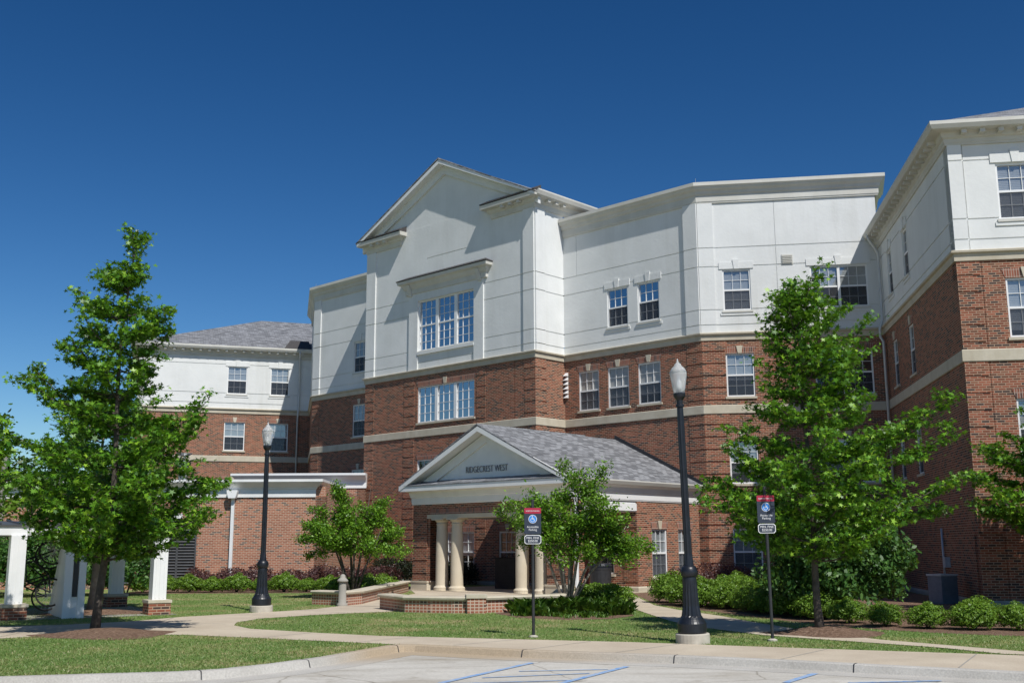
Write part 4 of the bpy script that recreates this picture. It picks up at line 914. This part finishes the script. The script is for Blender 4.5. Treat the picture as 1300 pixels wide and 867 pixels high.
# ------------------------------------------------------------------ bicycle shelter
SA = R(33); us = V2(SA); ns_ = Vector((us.y, -us.x)); S0 = Vector((-11.62, 25.75))
wS = Wall(S0, SA); SW, SD = 3.3, 4.3
sh = thing('bicycle_shelter', 'white square columned bicycle shelter with low dark metal roof', 'shelter', (S0.x, S0.y, 0))
for a, d in ((0, 0), (SW, 0), (0, -SD), (SW, -SD), (-4.2, 0), (-4.2, -SD)):
    p = MB(); wS.box(p, a-.17, a+.17, .36, 1.93, d-.17, d+.17)
    for k in (-.10, 0, .10): wS.box(p, a+k-.012, a+k+.012, .40, 1.9, d-.182, d+.182)
    col = p.build('column', 'white_paint', sh)
    p = MB(); wS.box(p, a-.27, a+.27, -.05, .29, d-.27, d+.27); p.build('brick_base', 'brick', col)
    p = MB(); wS.box(p, a-.29, a+.29, .29, .36, d-.29, d+.29); p.build('base_cap', 'limestone', col)
for d in (0, -SD):
    p = MB(); wS.box(p, -4.45, SW+.25, 1.93, 2.16, d-.12, d+.12); p.build('beam', 'white_paint', sh)
for a in (-4.2, 0, SW):
    p = MB(); wS.box(p, a-.12, a+.12, 1.94, 2.15, -SD+.12, -.12); p.build('beam', 'white_paint', sh)
p = MB(); r0 = [wS.P(-4.7, 2.17, .16), wS.P(SW+.45, 2.17, .16), wS.P(SW-1.0, 2.30, -SD/2), wS.P(-4.7, 2.30, -SD/2)]
slab(p, r0, .04); r1 = [wS.P(SW+.45, 2.17, .16), wS.P(SW+.45, 2.17, -SD-.45), wS.P(SW-1.0, 2.30, -SD/2)]; slab(p, r1, .04)
r2 = [wS.P(SW+.45, 2.17, -SD-.45), wS.P(-4.7, 2.17, -SD-.45), wS.P(-4.7, 2.30, -SD/2), wS.P(SW-1.0, 2.30, -SD/2)]; slab(p, r2, .04)
p.build('roof', 'louver', sh)
p = MB()
for k in range(12):
    a = -4.6+k*.42; b_ = min(a, SW-1.0)
    p.tube([wS.P(a, 2.20, .15), wS.P(b_, 2.33, -SD/2)], .018, 5)
p.build('roof_seam', 'louver', sh)
# bike rack partition with sloping edge
wR = Wall((-11.7, 27.9), math.atan2(-.855, .518))
p = MB(); p.prism([(0, .0), (2.2, .0), (2.2, 1.93), (1.45, 1.93)], lambda a, z, d: wR.P(a, z, d), -.44, .0); p.build('rack_panel', 'white_paint', sh)
p = MB(); wR.box(p, 2.2, 2.235, .0, 1.93, -.16, .02); wR.box(p, 2.2, 2.235, .0, 1.93, -.46, -.30); p.build('panel_trim', 'white_paint', sh)
p = MB(); wR.box(p, 2.201, 2.225, .5, 1.9, -.285, -.175); p.build('rack_rail', 'dark_grey', sh)
sheet('shelter_slab', [wS.xy(-4.6, .4), wS.xy(SW+.4, .4), wS.xy(SW+.4, -SD-.4), wS.xy(-4.6, -SD-.4)], .009, 'base_stone')
def bicycle():
    t = thing('bicycle', 'black bicycle hung upright by its front wheel, nearer one on the rack', 'bicycle', (0, 0, 0), group='bicycles on the shelter rack')
    def ring(c, nm):
        n = 28; pts = [(c[0]+.325*math.cos(2*math.pi*k/n), 0, c[2]+.325*math.sin(2*math.pi*k/n)) for k in range(n+1)]
        q = MB(); q.tube(pts, .022, 6, caps=False); w_ = q.build('wheel', 'rubber', t)
        q = MB()
        for k in range(10):
            a = math.pi*k/10; q.tube([(c[0]+.3*math.cos(a), .0, c[2]+.3*math.sin(a)), (c[0]-.3*math.cos(a), .0, c[2]-.3*math.sin(a))], .003, 4)
        q.build('spokes', 'galvanised', w_)
    ring((0, 0, .45), 'rear'); ring((0.02, 0, 1.45), 'front')
    q = MB(); R0, BB, ST, HT, HB, FW = (0, 0, .45), (-.06, 0, .88), (-.55, 0, .72), (-.60, 0, 1.22), (-.48, 0, 1.26), (.02, 0, 1.45)
    for a, b in ((R0, BB), (BB, ST), (R0, ST), (ST, HT), (BB, HB), (HT, FW)): q.tube([a, b], .018, 6)
    q.build('frame', 'black_metal', t)
    q = MB(); q.box((-.66, 0, .68), (.06, .14, .26)); q.build('saddle', 'rubber', t)
    q = MB(); q.tube([(-.66, -.28, 1.3), (-.66, -.08, 1.24), (-.66, .08, 1.24), (-.66, .28, 1.3)], .014, 6); q.build('handlebar', 'black_metal', t)
    return t
bk1 = bicycle(); bk1.location = (-11.28, 26.95, .12); bk1.rotation_euler = (0, 0, R(20))
def copy_thing(o, loc, rz, label=None, scale=None):
    c = o.copy(); COL.objects.link(c); c.location = loc; c.rotation_euler = (0, 0, rz)
    if scale: c.scale = scale
    if label: c['label'] = label
    for ch in o.children:
        d = ch.copy(); COL.objects.link(d); d.parent = c
        for g_ in ch.children:
            e = g_.copy(); COL.objects.link(e); e.parent = d
    return c
copy_thing(bk1, (-11.52, 27.3, .0), R(16), 'black bicycle hung upright behind the nearer bicycle on the rack')

# ------------------------------------------------------------------ trees
def tree(name, label, cat, loc, H_, r0, limbs, nleaf, lsize, bark, leafm, seed, tpl=STAR, lean=(0, 0), twig=.5, spread=.16, trunks=None, top_frac=.97, group=None, crown_label=None):
    rng = np.random.default_rng(seed); x, y = loc; t = thing(name, label, cat, (x, y, 0), group=group)
    mb = MB(); n = 12
    def tr(f): return Vector((x+lean[0]*f+.05*math.sin(f*9+seed), y+lean[1]*f+.05*math.cos(f*7+seed)-.05*math.cos(seed), H_*f))
    if trunks is None:
        mb.tube([tr(k/n)-Vector((0, 0, .06 if k == 0 else 0)) for k in range(n+1)], [r0*(1.35 if k == 0 else 1)*(1-.93*(k/n)**.9)+.006 for k in range(n+1)], 10)
    else:
        for q in trunks:
            mb.tube([Vector((x+a, y+b, c)) for a, b, c, r in q], [r for a, b, c, r in q], 7)
    C, N = [], []; tips = []
    for (h, tip, st) in limbs:
        S = tr(h/H_) if trunks is None else Vector((x+st[0], y+st[1], st[2])); T = Vector((x+tip[0], y+tip[1], tip[2]))
        d = T-S; L = d.length; sag = Vector((0, 0, -.10*L if trunks is None else .06*L))
        pts = []; m = 7; wob = Vector(rng.normal(0, .05*L, 3))
        for k in range(m+1):
            f = k/m; pts.append(S + d*f + sag*math.sin(math.pi*f) + wob*math.sin(math.pi*f)*.6)
        rb = max(.012, r0*.33*(L/2.2)**.6*(1-.55*(h/H_ if trunks is None else .3)))
        mb.tube(pts, [rb*(1-.85*k/m)+.004 for k in range(m+1)], 6)
        ntw = max(4, int(L*7))
        for j in range(ntw):
            f = .22+.78*(j+rng.random())/ntw; f = min(f, 1.0); k = min(int(f*m), m-1); p0 = pts[k].lerp(pts[k+1], f*m-k)
            dirv = Vector(rng.normal(0, 1, 3)); dirv.z = abs(dirv.z)*.35-.15; dirv = (dirv.normalized() + d.normalized()*.7).normalized()
            tl = twig*(.55+.75*rng.random())*(1.05-.45*f); p1 = p0 + dirv*tl
            mb.tube([p0, p0.lerp(p1, .5)+Vector((0, 0, .03)), p1], [.012, .008, .004], 4, caps=False); tips.append((p0, p1))
    if trunks is None:
        for k in range(8):
            f = .86+.14*k/8; tips.append((tr(f), tr(f)+Vector((rng.normal(0, .12), rng.normal(0, .12), .16))))
    mb.build('trunk', bark, t, smooth=True)
    per = max(1, nleaf//len(tips))
    for p0, p1 in tips:
        k = max(3, int(per*(.55+.9*rng.random())))
        f = .15+.95*rng.random(k)
        base = np.array(p0)[None, :]+(np.array(p1)-np.array(p0))[None, :]*f[:, None]
        C.append(base + rng.normal(0, 1, (k, 3))*np.array((spread, spread, spread*(.42 if trunks is None else .9))))
        nn = rng.normal(0, .55, (k, 3)); nn[:, 2] += .8; N.append(nn)
    C = np.concatenate(C); N = np.concatenate(N)
    leaf_mesh('crown', C, lsize*(.6+.7*rng.random(len(C))), N, tpl, leafm, t, rng=rng)
    return t
def ring_limbs(zs, seed, per=5, extra=(), clear=False):
    rr = random.Random(seed); out = []; a0 = rr.random()*6
    for z, rad in zs:
        for k in range(per):
            a = a0 + 2*math.pi*(k+rr.uniform(-.28, .28))/per; q = rad*rr.uniform(.74, 1.06)
            out.append((max(z-.25*rad-rr.uniform(.0, .25), .9), (q*math.cos(a), q*math.sin(a), z+rr.uniform(-.14, .18)), None))
        a0 += 1.3
    if clear: out = [(h, ((t[0]*.72, t[1]*.8, t[2]) if t[0] < -1.2 and t[2] < 2.6 else t), q) for h, t, q in out]
    return out + [(h, tip, None) for h, tip in extra]
tree('street_tree', 'tallest leafy tree with a straight dark trunk on the left front lawn', 'tree', (-8.15, 21.8), 8.1, .078,
     ring_limbs([(1.95, 1.6), (2.3, 2.05), (2.75, 2.05), (3.2, 1.85), (3.75, 1.65), (4.35, 1.15), (4.95, .95), (5.5, 1.0), (6.05, .95), (6.6, .72), (7.1, .30)], 3, 6,
                [(4.3, (-1.75, .2, 5.3)), (4.2, (-1.55, -.4, 4.95)), (3.5, (1.95, .1, 4.6)), (3.2, (1.95, -.5, 4.15)), (2.7, (2.1, .3, 3.0)), (2.4, (-1.9, -.3, 3.1)), (5.6, (1.05, -.2, 6.5)), (5.4, (1.1, .2, 6.0)), (7.0, (.42, 0, 7.3)), (6.8, (-.38, .1, 7.3)), (7.5, (.22, 0, 8.2)), (2.0, (2.3, -.2, 2.35))], True),
     32000, .112, 'bark', 'leaf_oak', 11, lean=(.25, 0), twig=.46, spread=.095)
tree('street_tree', 'wide leafy tree behind the right parking sign with a forked top', 'tree', (5.75, 20.7), 6.75, .072,
     ring_limbs([(1.95, 1.5), (2.35, 1.95), (2.75, 1.95), (3.2, 1.75), (3.7, 1.5), (4.2, 1.05), (4.65, .85), (5.1, .8), (5.55, .85), (6.0, .7), (6.4, .45)], 8, 6,
                [(3.3, (2.75, .0, 4.45)), (3.0, (2.5, -.3, 3.7)), (2.4, (2.55, -.2, 2.85)), (2.2, (2.45, .2, 2.35)), (2.3, (-2.1, -.2, 2.4)), (2.5, (-1.9, .2, 2.9)), (3.0, (-1.6, -.2, 3.5)), (3.9, (1.15, .1, 5.9)), (3.9, (1.0, -.2, 5.3)), (5.4, (-.65, 0, 6.1)), (6.0, (.2, 0, 6.9)), (3.2, (2.2, .2, 4.0))]),
     30000, .105, 'bark', 'leaf_oak', 23, lean=(-.22, 0), twig=.46, spread=.10)
tree('street_tree', 'tree rising behind the bicycle shelter with mulch round its pale trunk', 'tree', (-10.75, 28.3), 5.6, .11,
     ring_limbs([(2.9, 1.7), (3.3, 1.9), (3.8, 1.8), (4.3, 1.4), (4.8, 1.0), (5.3, .6)], 14, 6), 10000, .17, 'pale_bark', 'leaf_oak', 31, twig=.55, spread=.16)
tree('street_tree', 'tree at the left frame edge whose branches reach over the shelter roof', 'tree', (-10.15, 17.6), 5.4, .12,
     ring_limbs([(2.7, 1.5), (3.2, 1.7), (3.7, 1.4), (4.3, 1.0), (4.9, .6)], 19, 6, [(2.6, (1.9, .3, 2.75)), (2.8, (1.95, .2, 3.2)), (3.1, (1.75, 0, 3.6))]), 9000, .14, 'bark', 'leaf_oak', 37, twig=.5, spread=.13)
tree('street_tree', 'tree at the right frame edge shading the front of the right wing', 'tree', (13.9, 26.3), 5.9, .12,
     ring_limbs([(2.2, 2.1), (2.7, 2.5), (3.3, 2.4), (3.8, 2.0), (4.3, 1.5), (4.8, 1.1), (5.3, .7)], 27, 7, [(2.3, (-2.7, .1, 2.6)), (2.9, (-2.75, -.1, 3.3)), (3.2, (-2.4, .1, 4.0))]), 24000, .13, 'bark', 'leaf_oak', 41, twig=.5, spread=.13)
def myrtle(label, loc, s, lims, seed, bark, nleaf):
    x, y = loc; rr = random.Random(seed); tr_ = []; limbs = []
    for k, (bx, by, tx, ty, tz) in enumerate(lims):
        mid = (bx*.6+tx*.35, by*.6+ty*.35, tz*.42)
        tr_.append([(bx*.3, by*.3, -.05, .05*s), (mid[0], mid[1], mid[2], .036*s), (tx*.75, ty*.75, tz*.72, .022*s), (tx, ty, tz, .006)])
        st = (mid[0], mid[1], mid[2])
        for j in range(8):
            a = rr.random()*6.28; q = rr.uniform(.3, .85)*s
            limbs.append((1.0, (tx+q*math.cos(a), ty+q*math.sin(a), tz*rr.uniform(.52, 1.02)), (tx*.7, ty*.7, tz*.66)))
    return tree('small_tree', label, 'tree', loc, 3.5*s, .05*s, limbs, nleaf, .088, bark, 'leaf_myrtle', seed, tpl=OVAL, trunks=tr_, twig=.36*s, spread=.10*s)
myrtle('small multi stemmed tree with pale stems growing before the porch', (1.45, 29.3), 1.0, [(-.12, 0, -1.15, -.2, 2.75), (.05, .1, .42, .2, 3.9), (.08, -.1, 1.15, 0, 2.3), (-.08, .1, -.5, .3, 3.05), (.1, 0, .55, -.3, 3.0), (0, -.1, -.35, -.4, 2.3), (.05, .1, 1.6, .1, 2.15), (.02, 0, .1, -.3, 2.6)], 51, 'pale_bark', 24000)
myrtle('small rounded multi stemmed tree before the low brick link', (-5.15, 35.6), 1.0, [(-.15, 0, -.85, 0, 2.75), (-.05, .1, -.25, .2, 3.4), (.1, 0, .5, .1, 3.55), (.1, .1, .95, -.2, 2.35), (0, -.1, .1, -.4, 2.75), (-.1, -.1, -.8, -.2, 2.2)], 57, 'bark', 23000)
# background trees at the far left
tree('background_tree', 'green tree far left beyond the link building', 'tree', (-25.5, 52.0), 8.0, .2, ring_limbs([(2.5, 2.6), (3.6, 3.0), (4.8, 2.8), (5.8, 2.2), (6.8, 1.5), (7.6, .7)], 61, 6), 6000, .30, 'bark', 'leaf_far', 61, tpl=OVAL, twig=.9, spread=.34)
tree('background_tree', 'yellowish green tree low behind the shelter at far left', 'tree', (-19.2, 38.0), 5.4, .15, ring_limbs([(1.6, 1.9), (2.4, 2.2), (3.3, 2.1), (4.1, 1.5), (4.9, .8)], 67, 6), 5500, .22, 'bark', 'leaf_boxwood', 67, tpl=OVAL, twig=.7, spread=.26)

# ------------------------------------------------------------------ shrubs and hedges
def shrub_proto(name, rx, ry, h, n, lsize, leafm, seed, tpl=RHOMB, stems=7):
    rng = np.random.default_rng(seed)
    d = rng.normal(size=(n, 3)); d /= np.linalg.norm(d, axis=1, keepdims=True); d[:, 2] = np.where(d[:, 2] < -.75, -d[:, 2], d[:, 2])
    r = .30+.70*rng.random(n)**.5
    lump = 1 + .16*np.sin(5*d[:, 0]+seed)*np.cos(4*d[:, 1]+2*seed) + .12*np.sin(9*d[:, 2]+3*d[:, 0]*3)
    C = d*(r*lump)[:, None]*np.array((rx, ry, h*.52)) + np.array((0, 0, h*.50))
    C[:, 2] = np.where(C[:, 2] < .03, .03+.12*rng.random(n), C[:, 2])
    N = d*.7 + rng.normal(0, .5, (n, 3)) + np.array((0, 0, .35))
    return C, N, lsize*(.6+.7*rng.random(n)), rng
def shrub(name, label, cat, loc, dims, n, lsize, leafm, seed, tpl=RHOMB, group=None, rz=0):
    t = thing(name, label, cat, (0, 0, 0), group=group)
    C, N, S, rng = shrub_proto(name, *dims, n, lsize, leafm, seed, tpl)
    mb = MB(); rr = random.Random(seed)
    for k in range(7):
        a = rr.random()*6.28; mb.tube([(0, 0, -.03), (.3*dims[0]*math.cos(a), .3*dims[1]*math.sin(a), dims[2]*.4), (.62*dims[0]*math.cos(a), .62*dims[1]*math.sin(a), dims[2]*.75)], [.016, .011, .004], 5)
    mb.build('stem', 'bark', t); leaf_mesh('foliage', C, S, N, tpl, leafm, t, rng=rng)
    t.location = (*loc, 0); t.rotation_euler = (0, 0, rz); return t
SHR = random.Random(77)
# row below the purple hedge on the left
LBL = 'small round boxwood in the row below the purple hedge on the left'
proto = shrub('boxwood', LBL, 'shrub', (-13.6, 40.6), (.50, .47, .58), 5200, .060, 'leaf_boxwood', 5, group='boxwoods below the left purple hedge')
for x, y in ((-12.8, 40.6), (-11.9, 40.6), (-11.05, 40.55), (-10.15, 40.6), (-9.3, 40.6), (-8.4, 40.55), (-7.6, 40.6), (-6.75, 40.4), (-5.9, 39.8)):
    s = SHR.uniform(.86, 1.14); copy_thing(proto, (x, y, 0), SHR.random()*6, scale=(s, s, s*SHR.uniform(.85, 1.1)))
for x, y, s in ((-5.7, 36.9, 1.1), (-5.0, 37.6, 1.15), (-4.55, 38.7, 1.1), (-5.9, 38.2, 1.0), (-4.9, 36.4, .95)):
    c_ = copy_thing(proto, (x, y, 0), SHR.random()*6, 'green boxwood clustered behind the short seat wall under the small tree', (s, s, s)); c_['group'] = 'boxwoods behind the short seat wall'
# right bed
LBR = 'green boxwood in the dense drift along the path to the porch side'
protoR = shrub('boxwood', LBR, 'shrub', (4.75, 30.6), (.58, .55, .74), 6500, .062, 'leaf_boxwood', 9, group='boxwoods along the path to the porch side')
for x, y in ((4.55, 32.0), (5.1, 29.7), (5.3, 31.0), (5.55, 28.7), (5.8, 30.0), (5.9, 27.6), (6.2, 29.0), (6.15, 26.7), (6.5, 28.0), (6.75, 27.0), (6.45, 25.7), (7.0, 26.0), (6.75, 24.7), (7.1, 25.2), (6.3, 31.0), (6.9, 29.5), (7.3, 28.2), (7.7, 27.0)):
    s = SHR.uniform(.85, 1.12); copy_thing(protoR, (x, y, 0), SHR.random()*6, scale=(s, s, s*SHR.uniform(.85, 1.05)))
for x, y, s in ((7.15, 23.6, .72), (7.6, 22.7, .66), (8.2, 22.0, .70), (8.95, 21.6, .80), (9.75, 21.5, .72), (10.3, 21.2, .66), (10.9, 20.9, .8), (9.45, 22.6, .8)):
    c_ = copy_thing(protoR, (x, y, 0), SHR.random()*6, 'separate round boxwood in the mulch at the foot of the right wing', (s, s, s*.92)); c_['group'] = 'boxwoods at the foot of the right wing'
shrub('magnolia_bush', 'big dark glossy bush filling the corner behind the right tree', 'shrub', (7.55, 25.4), (1.75, 1.3, 2.75), 18000, .125, 'leaf_magnolia', 13, tpl=OVAL)
for k, (x, y, lab) in enumerate(((-16.6, 37.2, 'leftmost dark evergreen bush behind the bicycle shelter'), (-15.0, 38.0, 'dark evergreen bush behind the hanging bicycles'), (-13.3, 38.0, 'dark evergreen bush beside the louvred wall behind the shelter'), (-18.4, 36.6, 'dark evergreen bush at the far left edge behind the shelter column'))):
    shrub('evergreen_bush', lab, 'shrub', (x, y), (1.25, 1.1, 2.5), 7000, .13, 'leaf_magnolia', 21+k, tpl=OVAL)
shrub('porch_bush', 'lone green bush beside the porch litter bin', 'shrub', (2.35, 31.0), (.62, .5, .60), 5500, .07, 'leaf_boxwood', 33)
shrub('porch_bush', 'lower leafy bush at the end of the flower bed by the path', 'shrub', (2.75, 29.6), (.5, .5, .6), 4200, .07, 'leaf_boxwood', 35)
def hedge(label, pts, w, h, n, lsize, leafm, seed, name='hedge'):
    rng = np.random.default_rng(seed); t = thing(name, label, 'hedge', (*pts[0], 0)); P_ = np.array(pts, dtype=float)
    seg = np.linalg.norm(P_[1:]-P_[:-1], axis=1); cum = np.concatenate([[0], np.cumsum(seg)]); s = rng.random(n)*cum[-1]
    i = np.clip(np.searchsorted(cum, s)-1, 0, len(seg)-1); f = (s-cum[i])/seg[i]; base = P_[i]+(P_[i+1]-P_[i])*f[:, None]
    d = (P_[i+1]-P_[i])/seg[i][:, None]; o = np.stack([-d[:, 1], d[:, 0]], 1)
    a = rng.uniform(-1, 1, n); a = np.sign(a)*np.abs(a)**.6; hh = h*(.84+.10*np.sin(s*2.1+seed)+.10*np.sin(s*5.3)+.05*np.sin(s*11)); z = hh*(1-.35*np.abs(a)**3)*rng.random(n)**.5
    C = np.concatenate([base+o*(a*w/2)[:, None], z[:, None]], 1); C += rng.normal(0, .035, C.shape); C[:, 2] = np.maximum(C[:, 2], .02)
    N = np.concatenate([o*a[:, None], np.full((n, 1), .5)], 1)+rng.normal(0, .6, (n, 3))
    mb = MB()
    for k in np.arange(.3, cum[-1], .55):
        j = min(int(np.searchsorted(cum, k)-1), len(seg)-1); q = P_[j]+(P_[j+1]-P_[j])*((k-cum[j])/seg[j])
        mb.tube([(q[0], q[1], -.03), (q[0]+.05, q[1], h*.4), (q[0]+.1*math.sin(k*9), q[1]+.1, h*.75)], [.02, .014, .005], 5)
    mb.build('stem', 'bark', t); leaf_mesh('foliage', C, lsize*(.6+.7*rng.random(n)), N, RHOMB, leafm, t, rng=rng); return t
hedge('long purple leaved hedge against the low brick link wall', [(-12.4, 42.2), (-9.5, 42.3), (-7.4, 42.2), (-6.3, 43.2), (-4.6, 41.8)], 1.3, .95, 15000, .085, 'leaf_purple', 3)
hedge('purple leaved hedge under the windows of the porch side and shaded corner', [(5.6, 38.3), (7.6, 39.3), (10.0, 38.7), (12.6, 38.2)], 1.3, 1.05, 11000, .085, 'leaf_purple', 4)
hq = [tuple(wBay.xy(a, .8)) for a in (2.2, 5.0, 8.2)]
hedge('shade-darkened hedge under the bay window seen between the porch columns', hq, 1.1, 1.2, 17000, .085, 'leaf_shaded', 6)
# strappy leaves in the flower bed
rng = np.random.default_rng(15)
BEDI = [(-.35, 27.2), (.3, 26.0), (1.3, 25.4), (2.1, 25.6), (2.75, 26.7), (2.6, 29.8), (1.9, 30), (1.3, 28.5), (-.2, 27.5)]
cx = rng.uniform(-.4, 2.8, 150); cy = rng.uniform(25.4, 29.8, 150); k_ = inside(BEDI, cx, cy); cx, cy = cx[k_], cy[k_]
which = rng.integers(0, len(cx), 4600); n = 4600; sc = (rng.uniform(.35, 1.15, len(cx))*np.clip((cy-25.2)/1.6, .45, 1))[which]
X = cx[which]+rng.normal(0, .075, n); Y = cy[which]+rng.normal(0, .075, n)
th = rng.random(n)*6.283; hgt = (.16+.22*rng.random(n))*sc; ww = .009; ln = (.10+.18*rng.random(n))*sc
dx, dy = np.cos(th), np.sin(th); Z = np.zeros(n)
V4 = np.stack([np.stack([X-dy*ww, Y+dx*ww, Z], 1), np.stack([X+dy*ww, Y-dx*ww, Z], 1), np.stack([X+dx*ln*.5+dy*ww, Y+dy*ln*.5-dx*ww, hgt*.8], 1), np.stack([X+dx*ln*1.3, Y+dy*ln*1.3, hgt], 1), np.stack([X+dx*ln*.5-dy*ww, Y+dy*ln*.5+dx*ww, hgt*.8], 1)], 1).reshape(-1, 3)
me = bpy.data.meshes.new('border_grass'); me.vertices.add(5*n); me.vertices.foreach_set('co', V4.astype(np.float32).ravel()); me.loops.add(5*n)
me.loops.foreach_set('vertex_index', np.arange(5*n, dtype=np.int32)); me.polygons.add(n); me.polygons.foreach_set('loop_start', np.arange(0, 5*n, 5, dtype=np.int32)); me.update(calc_edges=True)
me.materials.append(MATS['leaf_blade']); o = link_mesh('border_grass', me, kind='stuff'); o['label'] = 'strappy green border grass round the small central tree'
